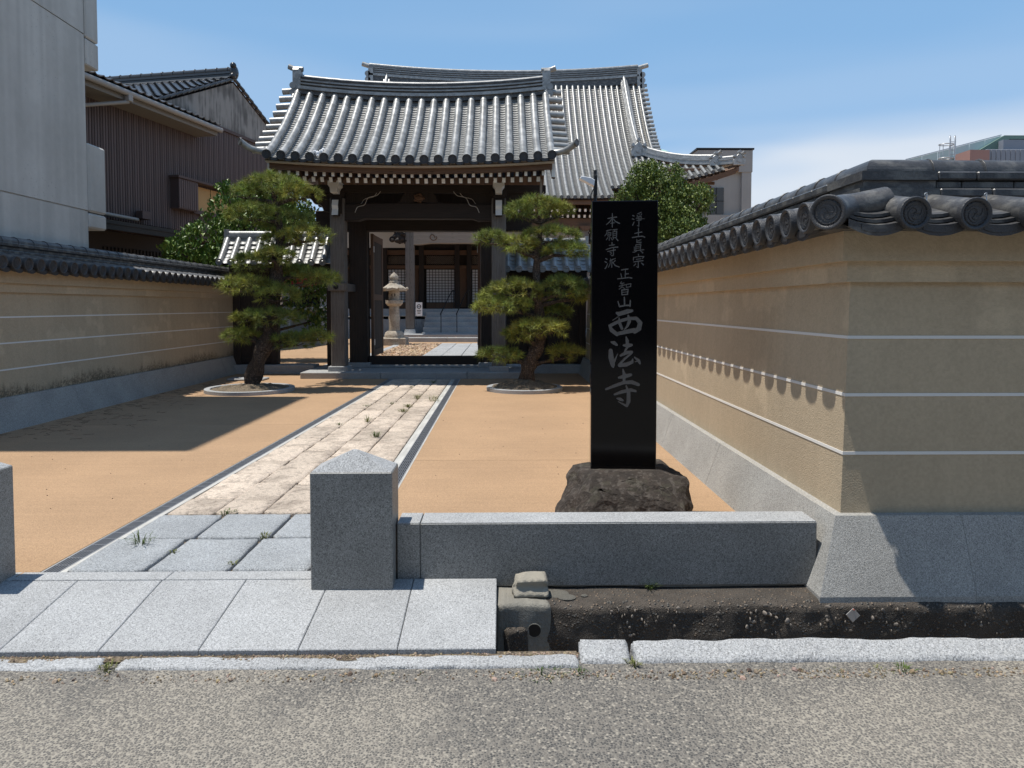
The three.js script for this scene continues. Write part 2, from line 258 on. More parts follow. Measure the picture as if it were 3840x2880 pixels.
// ================= the setting: ground, road, courtyard, path =================
struct('ground', span(-400, 400, -0.8, -0.42, -500, -3.3), M.soil);
struct('road', span(-200, 200, -0.6, -0.13, -3.3, 9), M.asphalt);
struct('far_pavement', span(-200, 200, -0.6, -0.02, 9, 12), M.granite);
{
  const dl = (D) => -2.70 + (D - 4.1) * 0.0245;
  const slab = (pts) => { const q = [pts.map(([x, D]) => [x, 0, -D])]; pts.forEach(([x, D], i) => { const [X, E] = pts[(i + 1) % pts.length]; q.push([[x, 0, -D], [X, 0, -E], [X, -0.3, -E], [x, -0.3, -D]]); }); return quads(q); };
  const court = structGroup('courtyard');
  part(court, 'sand_paving', slab([[-6.6, 4.06], [dl(4.06), 4.06], [dl(9.3), 9.3], [-6.6, 9.3]]), M.sand);
  part(court, 'sand_paving', slab([[-6.6, 9.306], [dl(9.3), 9.306], [dl(15.3), 15.3], [-6.6, 17.2]]), M.sand);
  part(court, 'sand_paving', slab([[-0.88, 4.06], [2.2, 4.06], [2.2, 7.1], [-0.88, 7.1]]), M.sand);
  part(court, 'sand_paving', slab([[-0.88, 7.106], [2.2, 7.106], [2.2, 17.2], [-0.88, 17.2], [-0.88, 15.3]]), M.sand);
  // drains beside the path: concrete lips with an open channel between
  const drain = structGroup('drain_channel');
  for (const s of [0, 1]) {
    const x0 = (D) => s ? -1.01 : dl(D), x1 = (D) => s ? -0.89 : dl(D) + 0.12, rib = (a, b, y0, y1) => [4.1, 15.1].map((D) => [[a(D), y0, -D], [b(D), y0, -D], [b(D), y1, -D], [a(D), y1, -D]]);
    const solid = ([p, q]) => quads([[p[3], p[2], q[2], q[3]], [p[0], p[3], q[3], q[0]], [p[1], p[2], q[2], q[1]], [p[0], p[1], p[2], p[3]]]);
    part(drain, 'channel_floor', solid(rib(x0, x1, -0.2, -0.1)), M.channel);
    part(drain, 'channel_lip', solid(rib((D) => x0(D) - (s ? 0.07 : 0.004), (D) => x0(D) + 0.012, -0.2, -0.004)), M.mortar);
    part(drain, 'channel_lip', solid(rib((D) => x1(D) - 0.012, (D) => x1(D) + (s ? 0.006 : 0.03), -0.2, -0.004)), M.mortar);
    for (let i = 0; i < 11; i++) {
      const D0 = 4.11 + i * 0.998, L = 0.99, g = [];
      const P = (k, D) => V(mix(x0(D) + 0.014, x1(D) - 0.014, k), -0.014, -D);
      for (let k = 0; k <= 5; k++) g.push(bar([P(k / 5, D0), P(k / 5, D0 + L)], k % 5 ? 0.006 : 0.01, 0.012));
      for (let k = 0; k <= 8; k++) g.push(bar([P(0, D0 + 0.004 + L * k / 8.07), P(1, D0 + 0.004 + L * k / 8.07)], 0.008, 0.0135, 0));
      const m = solo('drain_grate', g, M.grate, s ? 'steel drain grate in the channel on the pillar side of the stone path' : 'steel drain grate in the channel on the plaster wall side of the stone path', 'grate', s ? 'grates on the pillar side' : 'grates on the far side');
    }
  }
  // the path: three columns of grey slabs, then four of old pink granite
  const path = structGroup('stone_path');
  part(path, 'path_bed', quads([[[-2.56, -0.035, -4.1], [-1.06, -0.035, -4.1], [-1.06, -0.035, -15.2], [-2.28, -0.035, -15.2]]]), M.soil);
  const stone = (x0, x1, D0, D1, m, k = 0.012, jit = 0.007) => {
    const w = x1 - x0 - 0.012, d = D1 - D0 - 0.012, s = 0.5 * (x0 + x1), e = [], q = () => (R() - 0.5) * jit;
    const lift = (R() - 0.5) * 0.008; const g = rough(w, 0.14, d, Math.max(7, Math.round(w / 0.045)), 6, Math.max(8, Math.round(d / 0.05)), 0.01, jit, Math.floor(R() * 999)); part(path, 'paving_stone', g, m).position.set(s, -0.066 + lift, -(D0 + D1) / 2);
  };
  const gx = [[-2.565, -2.11, -1.62, -1.14], [-2.55, -2.08, -1.57, -1.1]];
  const greys = [M.flag];
  for (let i = 0; i < 3; i++) { stone(gx[0][i] + (i ? 0.018 : 0), gx[0][i + 1], 4.14, 4.72, greys[0], 0.02, 0.006); stone(gx[1][i] + (i ? 0.018 : 0), gx[1][i + 1], 4.74, 5.28, greys[0], 0.02, 0.006); }
  const tones = [1, 0.92, 1.08, 0.84, 1.02].map((k) => { const m = M.pink.clone(); m.color = col(k, k * 0.985, k * 0.97); return m; });
  for (let c = 0; c < 4; c++) {
    for (let D = 5.3 - c * 0.0; D < 15.0;) {
      let L = rr(0.42, 0.95); if (D + L > 14.7) L = 15.12 - D;
      const xe = (k, d) => { const a = -2.525 + (d - 5.3) * 0.0235; return mix(a, -1.09, k / 4); }, mid = D + L / 2;
      stone(xe(c, mid) + 0.002, xe(c + 1, mid), D, D + L, tones[Math.floor(R() * 5)], 0.014, 0.007); D += L;
    }
  }
  // apron of sawn granite slabs falling to the street
  const apron = structGroup('entrance_apron'), SLABS = [1, 0.94, 1.04, 0.97].map((k) => { const m = M.granite.clone(); m.color = col(k); return m; });
  for (let k = 0; k < 9; k++) {
    const x1 = -0.03 - k * 0.475, x0 = x1 - 0.471, y = (D) => -0.092 * (4.0 - D) / 0.65, e = 0.004;
    const top = (x, D, dy = 0) => [x, y(D) + dy, -D], c = (x, D) => [x, y(D) - 0.062, -D];
    const A = top(x0 + e, 3.35 + e), B = top(x1 - e, 3.35 + e), C = top(x1 - e, 3.995 - e), Dd = top(x0 + e, 3.995 - e), a = top(x0, 3.35, -e), b = top(x1, 3.35, -e), cc = top(x1, 3.995, -e), d = top(x0, 3.995, -e);
    part(apron, 'paving_slab', quads([[A, B, C, Dd], [a, b, B, A], [b, cc, C, B], [cc, d, Dd, C], [d, a, A, Dd], [c(x0, 3.35), c(x1, 3.35), b, a], [c(x1, 3.35), c(x1, 3.995), cc, b], [c(x0, 3.35), c(x0, 3.995), d, a]]), SLABS[k % 4]);
  }
  for (const [a, b] of [[-4.3, -2.79], [-2.786, -1.92], [-1.916, -1.058]]) part(apron, 'border_stone', cbx(b - a, 0.1, 0.12, 0.004, (a + b) / 2, -0.049, -4.062), M.granite);
  part(apron, 'apron_base', span(-4.3, -0.04, -0.4, -0.165, -4.0, -3.37), M.channel);
  part(apron, 'apron_bed', quads([[[-4.3, -0.148, -3.36], [-0.04, -0.148, -3.36], [-0.04, -0.058, -3.995], [-4.3, -0.058, -3.995]], [[-0.035, -0.15, -3.36], [-0.035, -0.4, -3.36], [-0.035, -0.4, -3.995], [-0.035, -0.06, -3.995]], [[-4.3, -0.148, -3.36], [-0.035, -0.148, -3.36], [-0.035, -0.3, -3.36], [-4.3, -0.3, -3.36]]]), M.mortar);
  // kerb stones: low and worn before the apron, tall beyond it
  const kerb = structGroup('kerb');
  const ks = (x0, x1, top, D0, D1, c, tilt = 0.04) => {
    const g = rough(x1 - x0, 0.24, D1 - D0, Math.round((x1 - x0) / 0.025), 12, 8, c * 0.9, 0.014, Math.floor(R() * 99)); const m = part(kerb, 'kerb_stone', g.translate(0, -0.12, 0), M.graniteRough); m.position.set((x0 + x1) / 2, top, -(D0 + D1) / 2); m.rotation.x = tilt;
  };
  ks(-4.4, -1.87, -0.119, 3.228, 3.335, 0.012); ks(-1.80, 0.36, -0.117, 3.228, 3.335, 0.014);
  ks(0.37, 0.61, -0.094, 3.25, 3.42, 0.02, 0.3); ks(0.63, 2.75, -0.097, 3.255, 3.415, 0.02, 0.3); ks(2.76, 4.6, -0.096, 3.25, 3.42, 0.02, 0.3);
  struct('kerb_dirt', [quads([[[-4.4, -0.122, -3.30], [0.36, -0.122, -3.30], [0.36, -0.118, -3.37], [-4.4, -0.118, -3.37]]]), span(0.0, 6, -0.5, -0.40, -3.85, -3.28)], M.soil);
}
// yard beyond the gate
struct('temple_yard', span(-40, 40, -0.3, 0.12, -90, -17.2), M.sand);
{
  const plat = structGroup('gate_platform');
  for (const [a, b] of [[-4.32, -2.6], [-2.6, -0.75], [-0.75, 0.62]]) part(plat, 'platform_stone', cbx(b - a - 0.005, 0.33, 0.5, 0.012, (a + b) / 2, -0.03, -15.45), M.granite);
  part(plat, 'platform_floor', span(-4.32, 0.62, -0.2, 0.13, -18.4, -15.702), M.granite);
  for (const [a, b] of [[-6.3, -4.33], [0.63, 2.0]]) part(plat, 'wing_footing', cbx(b - a, 0.4, 0.5, 0.012, (a + b) / 2, 0.0, -16.62), M.granite);
  const yp = structGroup('yard_path');
  for (let i = 0; i < 9; i++) for (let j = 0; j < 4; j++) part(yp, 'paving_stone', cbx(0.545, 0.06, rr(0.88, 0.93), 0.012, -2.0 + j * 0.56, 0.115 + R() * 0.01, -18.9 - i * 0.95), M.graniteRough);
  part(yp, 'path_border', cbx(0.22, 0.06, 8.7, 0.01, -3.85, 0.115, -22.7), M.granite);
  for (const [a, b] of [[-4.6, -2.2], [-2.2, 0.2], [0.2, 2.6]]) part(yp, 'border_stone', cbx(b - a - 0.01, 0.3, 0.35, 0.015, (a + b) / 2, 0.15, -28.6), M.granite);
  const pg = join([new THREE.IcosahedronGeometry(0.04, 0)]), mm = [], q = new THREE.Quaternion(), E2 = new THREE.Euler();
  for (let i = 0; i < 1500; i++) { const near = i < 1000; q.setFromEuler(E2.set(R() * 6, R() * 6, 0)); mm.push(new THREE.Matrix4().compose(V(near ? rr(-3.7, -2.32) : rr(-4.2, 1.5), near ? 0.13 : 0.22, near ? -rr(18.4, 27) : -rr(28.8, 30.2)), q, V(rr(0.5, 1.5), rr(0.4, 0.8), rr(0.5, 1.3)))); }
  const gm = mat({ color: col(0.52, 0.40, 0.28), roughness: 0.9 }), gi = many(scene, 'yard_gravel', pg, gm, mm);
  for (let i = 0; i < mm.length; i++) { const k = rr(0.55, 1.25); gi.setColorAt(i, col(k, k * rr(0.9, 1), k * rr(0.85, 1))); };
  gi.userData.label = 'loose tan pebbles beside the paved yard path'; gi.userData.category = 'gravel';
}

// ================= street edge on the pillar side =================
{
  const L = thing('concrete_ledge', 'old dark pebbly concrete ledge beneath the low granite wall', 'ledge');
  let g = new THREE.BoxGeometry(5.8, 0.4, 0.6, 150, 14, 12); const p = g.attributes.position;
  for (let i = 0; i < p.count; i++) { const X = p.getX(i), Y = p.getY(i), Z = p.getZ(i), n = (a, b, f) => vn(a * 0.1 + 5, b * 0.1 + 5, f, f, 5) - 0.5, edge = Y > 0.19 && Z > 0.29 ? 0.02 : 0; p.setXYZ(i, X, Y + n(X, Z, 40) * 0.016 - edge, Z + n(X, Y, 60) * 0.022 + n(X, Y, 190) * 0.012 - edge * 0.8); }
  g.computeVertexNormals(); part(L, 'ledge_block', g.translate(3.14, -0.265, -4.09), M.aggregate);
  const pm = [0.2, 0.13, 0.27].map((k) => mat({ color: col(k, k * 0.86, k * 0.72), roughness: 0.85 })), pb = join([new THREE.IcosahedronGeometry(1, 1)]);
  for (let i = 0; i < 190; i++) { const m = put(L, 'pebble', pb, pm[i % 3], rr(0.4, 3.4), rr(-0.245, -0.085), -3.793 - R() * 0.004, R() * 6), s = rr(0.004, 0.011) * (R() < 0.12 ? 1.7 : 1); m.scale.set(s * rr(1, 1.6), s, s * 0.45); }
  const cb = part(L, 'mortar_block', rough(0.30, 0.36, 0.42, 14, 16, 16, 0.012, 0.012, 5).translate(0.115, -0.238, -3.985), M.oldMortar); cb.userData.label = 'pale mortar block at the end of the ledge';
  part(L, 'stub_block', rough(0.13, 0.2, 0.05, 8, 10, 4, 0.02, 0.012, 9).translate(0.075, -0.28, -3.775), M.aggregate);
  part(L, 'drain_pipe', [new THREE.TorusGeometry(0.037, 0.003, 6, 24).translate(0.175, -0.205, -3.776)], M.oldMortar);
  part(L, 'pipe_bore', [new THREE.CylinderGeometry(0.036, 0.036, 0.008, 24).rotateX(Math.PI / 2).translate(0.175, -0.205, -3.778)], M.black);
  for (const [x, z, s] of [[0.30, -3.93, 0.06], [0.36, -3.88, 0.04], [0.46, -3.9, 0.015]]) { const m = part(L, 'mortar_spill', new THREE.IcosahedronGeometry(1, 3), M.oldMortar); m.position.set(x, -0.066, z); m.scale.set(s * 1.3, 0.008, s); }
  // loose stone on the mortar
  const pts = [[-0.1, 0, -0.06], [0.1, 0.005, -0.06], [-0.1, 0.01, 0.06], [0.095, 0.012, 0.06], [-0.085, 0.1, -0.05], [0.085, 0.115, -0.05], [-0.075, 0.085, 0.045], [0.09, 0.1, 0.04], [-0.03, 0.125, -0.02], [0.06, 0.125, -0.02], [0.1, 0.06, 0], [-0.105, 0.05, 0]].map((a) => V(...a));
  let s = new TessellateModifier(0.03, 6).modify(new ConvexGeometry(pts)); s.deleteAttribute('normal'); s.deleteAttribute('uv'); s = mergeVertices(s, 1e-4); const sp = s.attributes.position;
  for (let i = 0; i < sp.count; i++) { const X = sp.getX(i), Y = sp.getY(i), Z = sp.getZ(i), dent = Z > 0.02 ? Math.exp(-(((Y - 0.055) / 0.022) ** 2)) * 0.02 : 0; sp.setXYZ(i, X * 0.98 + (vn(Y * 2 + 1, Z * 2 + 1, 19, 19, 3) - 0.5) * 0.012, Y, Z - dent + (vn(X * 2 + 1, Y * 2 + 1, 21, 21, 4) - 0.5) * 0.012); }
  s.computeVertexNormals();
  const st = solo('loose_stone', s, mat({ color: col(0.36, 0.33, 0.27), roughness: 0.95, bumpMap: at(T.fineBump, 0.25), bumpScale: 0.004 }), 'rounded tan stone lying on the pale mortar at the end of the ledge', 'stone'); st.position.set(0.16, -0.062, -3.905);
  const tg = thing('metal_tag', 'small square metal plate hung cornerwise on the dark ledge face', 'plate', 1.905, -0.125, -3.762); tg.rotation.z = 0.72; tg.rotation.x = -0.1;
  part(tg, 'plate', cbx(0.055, 0.055, 0.004, 0.001), mat({ color: col(0.4, 0.38, 0.36), roughness: 0.5, metalness: 0.5 }));
  part(tg, 'nail', cyl(0.004, 0.004, V(0.022, 0.022, 0), V(0.022, 0.022, 0.012)), mat({ color: col(0.35, 0.1, 0.07), roughness: 0.7 }));
}
// granite posts and the low wall
function post(label, x, z) {
  const t = thing('granite_post', label, 'post', x, 0, z, 'granite entrance posts'), w = 0.452, d = 0.235, h = 0.637, c = 0.006;
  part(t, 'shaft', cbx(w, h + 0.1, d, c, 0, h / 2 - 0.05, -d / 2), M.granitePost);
  const a = [-w / 2 + c, h + 0.0005, -c], b = [w / 2 - c, h + 0.0005, -c], e = [w / 2 - c, h + 0.0005, -d + c], f = [-w / 2 + c, h + 0.0005, -d + c], q = V(0, h + 0.105, -d / 2), nib = 0.02;
  const k = (p) => [p[0] * nib * 4, h + 0.102, -d / 2 + (p[2] + d / 2) * nib * 4], ka = k(a), kb = k(b), ke = k(e), kf = k(f), ap = [0, h + 0.107, -d / 2];
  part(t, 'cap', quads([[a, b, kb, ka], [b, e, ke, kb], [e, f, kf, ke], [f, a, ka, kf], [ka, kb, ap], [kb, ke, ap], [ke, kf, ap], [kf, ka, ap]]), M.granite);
  return t;
}
post('square granite post with pyramid cap at the end of the low granite wall', -0.831, -3.88);
post('square granite post with pyramid cap standing apart across the stone apron', -3.04, -3.86);
{
  const w = thing('low_granite_wall', 'low sawn granite wall running from the post towards the plaster wall', 'wall');
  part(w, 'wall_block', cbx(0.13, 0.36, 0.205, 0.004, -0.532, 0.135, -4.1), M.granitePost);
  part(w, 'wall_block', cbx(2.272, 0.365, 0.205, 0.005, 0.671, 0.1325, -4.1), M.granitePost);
  part(w, 'sunlit_top_face', cbx(0.126, 0.005, 0.197, 0.001, -0.532, 0.3165, -4.1), M.granite); part(w, 'sunlit_top_face', cbx(2.264, 0.005, 0.197, 0.001, 0.671, 0.3165, -4.1), M.granite);  // paler sheets paint sunlight into the wall top; faces below toned down for shade
  part(w, 'bed_stone', span(-0.02, 1.8, -0.08, -0.052, -4.2, -4.03), M.mortar);
}

// ================= the black pillar on its rock =================
const INK = [];
{
  // brush strokes: [x, y, halfwidth, ...] ; small characters in one system of units, large in another
  const S5 = (a) => a.map((s) => { const o = []; for (let i = 0; i < s.length; i += 3) o.push((2250 + s[i] * 0.193 - 2222) * 2, (760 + s[i + 1] * 0.193 - 751) * 2, s[i + 2] * 0.35); return o; });
  const S6 = (a) => a.map((s) => { const o = []; for (let i = 0; i < s.length; i += 3) o.push((2200 + s[i] * 0.3074 - 2222) * 2, (1050 + s[i + 1] * 0.3074 - 751) * 2, s[i + 2] * 0.615); return o; });
  INK.push(...S5([
    // hon
    [235, 185, 8, 238, 300, 10, 235, 445, 9], [150, 280, 8, 240, 262, 9, 320, 252, 10], [228, 285, 8, 180, 350, 8, 120, 398, 5], [248, 285, 7, 300, 340, 10, 375, 375, 12], [205, 372, 7, 275, 362, 8],
    // gan
    [125, 515, 6, 215, 495, 8], [138, 520, 7, 128, 570, 7, 92, 618, 4], [172, 530, 5, 166, 552, 5], [150, 560, 6, 152, 620, 6], [150, 560, 6, 210, 552, 7, 206, 612, 6], [155, 590, 5, 205, 585, 5], [152, 620, 5, 206, 612, 5], [178, 620, 6, 180, 700, 7], [150, 650, 7, 122, 690, 6], [208, 645, 7, 228, 680, 8], [240, 500, 7, 330, 490, 8], [285, 500, 6, 275, 530, 5], [250, 535, 7, 250, 650, 7], [250, 535, 6, 322, 525, 8, 318, 640, 8], [255, 572, 5, 318, 565, 5], [255, 608, 5, 318, 600, 5], [250, 648, 6, 318, 640, 6], [268, 655, 7, 235, 700, 5], [300, 650, 7, 345, 705, 11],
    // ji
    [232, 740, 9, 232, 790, 9], [180, 800, 7, 280, 785, 9], [120, 880, 7, 230, 840, 9, 345, 830, 11], [150, 915, 7, 300, 885, 9], [262, 850, 8, 262, 985, 9, 235, 1000, 7, 200, 970, 5], [195, 930, 7, 225, 950, 9],
    // ha
    [110, 1050, 8, 140, 1068, 10], [98, 1110, 8, 128, 1128, 10], [150, 1150, 6, 125, 1215, 9, 100, 1245, 9], [300, 1050, 6, 220, 1080, 8, 190, 1100, 6], [205, 1060, 7, 200, 1150, 7, 165, 1225, 5], [232, 1090, 7, 230, 1220, 8], [300, 1090, 8, 255, 1130, 7], [245, 1125, 7, 300, 1190, 10, 375, 1215, 8],
    // jo
    [625, 225, 8, 655, 238, 9], [618, 290, 8, 650, 300, 9], [655, 350, 6, 640, 385, 8, 625, 415, 8], [790, 165, 7, 720, 195, 6], [710, 225, 6, 725, 235, 6], [748, 205, 5, 757, 218, 5], [800, 195, 6, 780, 225, 6], [705, 258, 6, 790, 245, 7, 785, 315, 6], [690, 285, 5, 850, 292, 5], [708, 322, 6, 790, 310, 6], [745, 250, 7, 745, 430, 8, 715, 415, 5],
    // do
    [738, 470, 8, 738, 630, 9], [668, 570, 7, 740, 555, 8, 805, 545, 9], [620, 650, 8, 740, 630, 9, 820, 625, 10, 860, 645, 10],
    // shin
    [790, 690, 7, 720, 720, 7], [708, 685, 7, 708, 745, 7, 795, 740, 9], [690, 790, 7, 690, 890, 7], [690, 790, 6, 785, 775, 8, 780, 880, 7], [695, 825, 5, 780, 815, 5], [695, 855, 5, 780, 848, 5], [660, 830, 6, 665, 905, 7, 740, 895, 7, 845, 885, 8], [710, 905, 7, 670, 930, 6, 628, 930, 5], [770, 895, 7, 825, 945, 10],
    // shu
    [740, 970, 8, 745, 1000, 9], [650, 1030, 7, 645, 1085, 8], [655, 1035, 6, 750, 1015, 8, 845, 1015, 9, 820, 1055, 7], [700, 1070, 6, 790, 1058, 7], [650, 1120, 7, 740, 1105, 8, 830, 1095, 9], [738, 1110, 8, 740, 1225, 9, 705, 1210, 5], [690, 1155, 8, 655, 1195, 6], [800, 1140, 8, 840, 1175, 11],
    // sho
    [415, 1275, 8, 480, 1262, 9, 545, 1255, 9], [492, 1275, 8, 490, 1420, 9], [492, 1355, 8, 550, 1345, 9], [405, 1345, 8, 425, 1420, 9], [345, 1445, 8, 460, 1432, 9, 560, 1420, 9, 618, 1430, 11],
    // chi, upper half
    [420, 1500, 7, 395, 1535, 6], [405, 1540, 6, 470, 1525, 7], [375, 1590, 7, 490, 1560, 8], [432, 1540, 7, 425, 1610, 7, 375, 1645, 5], [440, 1600, 6, 480, 1640, 8], [510, 1555, 7, 515, 1610, 7], [510, 1555, 6, 600, 1540, 8, 595, 1595, 7], [515, 1610, 6, 600, 1595, 7],
  ]), ...S6([
    [430, 100, 6, 432, 158, 6], [430, 100, 6, 505, 92, 7, 500, 152, 6], [436, 128, 4, 500, 122, 4], [434, 158, 5, 500, 152, 5],
    [462, 190, 8, 465, 285, 9], [385, 240, 6, 405, 300, 9, 470, 288, 8, 530, 285, 9], [535, 228, 7, 530, 295, 9],
    // nishi
    [370, 378, 13, 400, 392, 24, 500, 360, 26, 555, 352, 16], [320, 470, 3, 390, 425, 4], [280, 530, 10, 310, 590, 24, 375, 640, 22], [300, 530, 18, 400, 480, 18, 520, 445, 18, 610, 445, 20, 655, 500, 26, 640, 570, 28, 590, 605, 26], [380, 635, 20, 480, 610, 24, 580, 590, 26], [400, 440, 6, 405, 500, 18, 435, 568, 16], [510, 410, 10, 525, 480, 20, 500, 540, 14, 465, 580, 5],
    // ho
    [305, 735, 8, 340, 745, 22, 375, 770, 12], [300, 840, 24, 305, 930, 32, 325, 1010, 26, 330, 1040, 12], [340, 980, 14, 385, 880, 3], [485, 670, 6, 500, 720, 20, 500, 800, 14, 470, 850, 10], [455, 775, 10, 510, 775, 26, 555, 770, 14], [420, 900, 12, 490, 865, 22, 555, 855, 16], [555, 870, 10, 470, 940, 13, 405, 1010, 13], [410, 1020, 22, 490, 1010, 24, 560, 980, 18, 568, 940, 6], [590, 920, 8, 640, 960, 18, 655, 995, 12], [595, 975, 4, 640, 965, 8],
    // ji
    [450, 1070, 8, 465, 1130, 20, 465, 1220, 16], [400, 1170, 12, 470, 1155, 26, 545, 1135, 18], [245, 1315, 12, 340, 1275, 18, 460, 1230, 20, 560, 1225, 24, 640, 1255, 18], [350, 1378, 12, 440, 1345, 20, 550, 1320, 20, 605, 1335, 14], [490, 1270, 8, 520, 1350, 22, 520, 1460, 24, 500, 1520, 14, 395, 1465, 4], [380, 1425, 8, 420, 1435, 20, 450, 1450, 12],
  ]));
  const cw = 480, ch = 2016, cv = document.createElement('canvas'); cv.width = cw; cv.height = ch; const cx = cv.getContext('2d');
  const bv = document.createElement('canvas'); bv.width = cw; bv.height = ch; const b2 = bv.getContext('2d');
  cx.fillStyle = '#0b0b0d'; cx.fillRect(0, 0, cw, ch); b2.fillStyle = '#fff'; b2.fillRect(0, 0, cw, ch);
  const gv = document.createElement('canvas'); gv.width = cw; gv.height = ch; const g3 = gv.getContext('2d'); g3.fillStyle = '#222222'; g3.fillRect(0, 0, cw, ch);
  const run = (c, style, grow) => { c.fillStyle = style; for (const s of INK) for (let i = 0; i + 3 < s.length; i += 3) { const n = Math.max(4, Math.ceil(Math.hypot(s[i + 3] - s[i], s[i + 4] - s[i + 1]))); for (let k = 0; k <= n; k++) { const t = k / n; c.beginPath(); c.arc(mix(s[i], s[i + 3], t), mix(s[i + 1], s[i + 4], t), Math.max(1, mix(s[i + 2], s[i + 5], t) + grow), 0, 7); c.fill(); } } };
  run(cx, '#62615f', 0); run(g3, '#f4f4f4', 1); run(b2, '#555', 0.5); run(b2, '#000', -2);
  { const im = cx.getImageData(0, 0, cw, ch), d = im.data, q = rng(9); for (let i = 0; i < d.length; i += 4) if (d[i] > 40) { const k = 0.75 + q() * 0.5; d[i] *= k; d[i + 1] *= k; d[i + 2] *= k; } cx.putImageData(im, 0, 0); }
  const map = new THREE.CanvasTexture(cv); map.colorSpace = THREE.SRGBColorSpace; const bump = new THREE.CanvasTexture(bv);
  const t = thing('stone_pillar', 'tall polished black stone pillar with carved temple name on a rough rock', 'pillar', 0.893, 0.355, -5.22); t.rotation.y = -0.085;
  part(t, 'shaft', cbx(0.474, 1.955, 0.2, 0.006, 0, 0.9775, 0), M.blackStone);
  const face = new THREE.PlaneGeometry(0.462, 1.943).translate(0, 0.9775, 0.1022); face.userData.own = true;
  part(t, 'carved_face', face, new THREE.MeshPhysicalMaterial({ map, roughnessMap: new THREE.CanvasTexture(gv), roughness: 1, bumpMap: bump, bumpScale: 0.0012, specularIntensity: 0.6 })).userData.label = 'front face carved with grey brush characters';
  const P = [[-0.58, 0, 0.15], [-0.46, 0, 0.45], [0.34, 0, 0.5], [0.44, 0, 0.2], [0.43, 0, -0.3], [-0.42, 0, -0.35], [-0.36, 0.3, 0.24], [-0.31, 0.36, 0.1], [-0.37, 0.35, -0.2], [0.3, 0.36, -0.25], [0.42, 0.31, 0.05], [0.36, 0.33, 0.26], [-0.3, 0.375, 0.2], [0.2, 0.37, 0.2], [-0.3, 0.14, 0.44], [0.3, 0.18, 0.48], [-0.24, 0.28, 0.36], [0.24, 0.29, 0.38], [0.44, 0.15, 0.25]].map((a) => V(...a));
  let g = new TessellateModifier(0.06, 7).modify(new ConvexGeometry(P)); const p = g.attributes.position;
  for (let i = 0; i < p.count; i++) { const X = p.getX(i), Y = p.getY(i), Z = p.getZ(i), n = (a, b, f, s) => vn(a * 0.2 + 4, b * 0.2 + 4, f, f, s) - 0.5, top = ss(0.3, 0.37, Y) * (Math.abs(X) < 0.3 ? 0.15 : 1); p.setXYZ(i, X + n(Y, Z, 30, 1) * 0.04 + n(Y, Z, 90, 2) * 0.03, Y + (Y > 0.01 ? (n(X, Z, 34, 3) * 0.06 + n(X, Z, 100, 4) * 0.025) * (Y > 0.3 ? top : 1) : 0), Z + n(X, Y, 30, 5) * 0.07 + n(X, Y, 90, 6) * 0.035); }
  g.computeVertexNormals();
  solo('rock_base', g, M.rock, 'rough dark brown boulder carrying the black stone pillar', 'rock').position.set(0.92, -0.005, -5.22);
  const l = thing('flood_lamp', 'small white flood lamp on a thin black pole behind the pillar', 'lamp', 0.735, 0, -5.62);
  part(l, 'pole', cyl(0.014, 0.014, V(0, 0, 0), V(0, 2.62, 0), 10), M.iron);
  part(l, 'bracket', cbx(0.028, 0.16, 0.03, 0.004, 0, 2.5, 0.016), M.iron);
  const hd = part(l, 'lamp_head', extr([[-0.11, 0.02], [-0.005, -0.035], [0.0, 0.005], [-0.03, 0.022], [-0.1, 0.034]], 0.07, 0.004).translate(0, 0, -0.035), M.white); hd.position.set(-0.012, 2.53, 0.01);
  part(l, 'cable', tube([V(-0.01, 2.48, 0.02), V(-0.035, 2.42, 0.02), V(-0.025, 2.36, 0.02), V(-0.008, 2.33, 0.015)], 0.004, 12, 5), M.iron);
}

// ================= tile-topped plaster walls =================
const DISC = (() => {                                           // round eave end with three-comma crest and dots, faces +z, radius 1 unit = 0.088
  const r = 0.088, g = [];
  g.push(new THREE.LatheGeometry([[0, 0.004], [0.6, 0.004], [0.66, 0.012], [0.7, 0.004], [0.76, 0.006], [0.8, 0.015], [0.95, 0.018], [1, 0.012], [1, -0.02]].map(([a, b]) => new THREE.Vector2(a * r, b)), 28).rotateX(Math.PI / 2));
  for (let k = 0; k < 16; k++) { const a = k * Math.PI / 8; g.push(new THREE.OctahedronGeometry(0.0048, 0).translate(Math.cos(a) * r * 0.72, Math.sin(a) * r * 0.72, 0.007)); }
  for (let k = 0; k < 3; k++) { const pts = []; for (let i = 0; i <= 9; i++) { const t = i / 9, a = t * 2.7 + k * 2.094, q = r * (0.16 + 0.36 * t), w = r * 0.16 * (1 - t * 0.9); pts.push([Math.cos(a) * (q + w), Math.sin(a) * (q + w)]); } for (let i = 9; i >= 0; i--) { const t = i / 9, a = t * 2.7 + k * 2.094, q = r * (0.16 + 0.36 * t), w = r * 0.16 * (1 - t * 0.9); pts.push([Math.cos(a) * (q - w), Math.sin(a) * (q - w)]); } g.push(extr(pts, 0.005).translate(0, 0, 0.002)); }
  return join(g);
})();
function pan(w, sag, z0, z1, y0, y1, th, drop = 0) {             // concave plate from the back (z0, y0) to the front (z1, y1); drop hangs a curved lip
  const n = 6, q = [], P = (i, z, y) => { const x = (i / n - 0.5) * w, k = (2 * x / w) ** 2; return [x, y + sag * k, z]; };
  for (let i = 0; i < n; i++) {
    const a = P(i, z0, y0), b = P(i + 1, z0, y0), c = P(i + 1, z1, y1), d = P(i, z1, y1), dn = (p, k) => [p[0], p[1] - th - drop * (1 - (2 * k / n - 1) ** 2 * 0.55), p[2]];
    q.push([d, c, b, a], [dn(d, i), dn(c, i + 1), c, d], [dn(a, n), dn(b, n), dn(c, i + 1), dn(d, i)]);
  }
  return quads(q);
}
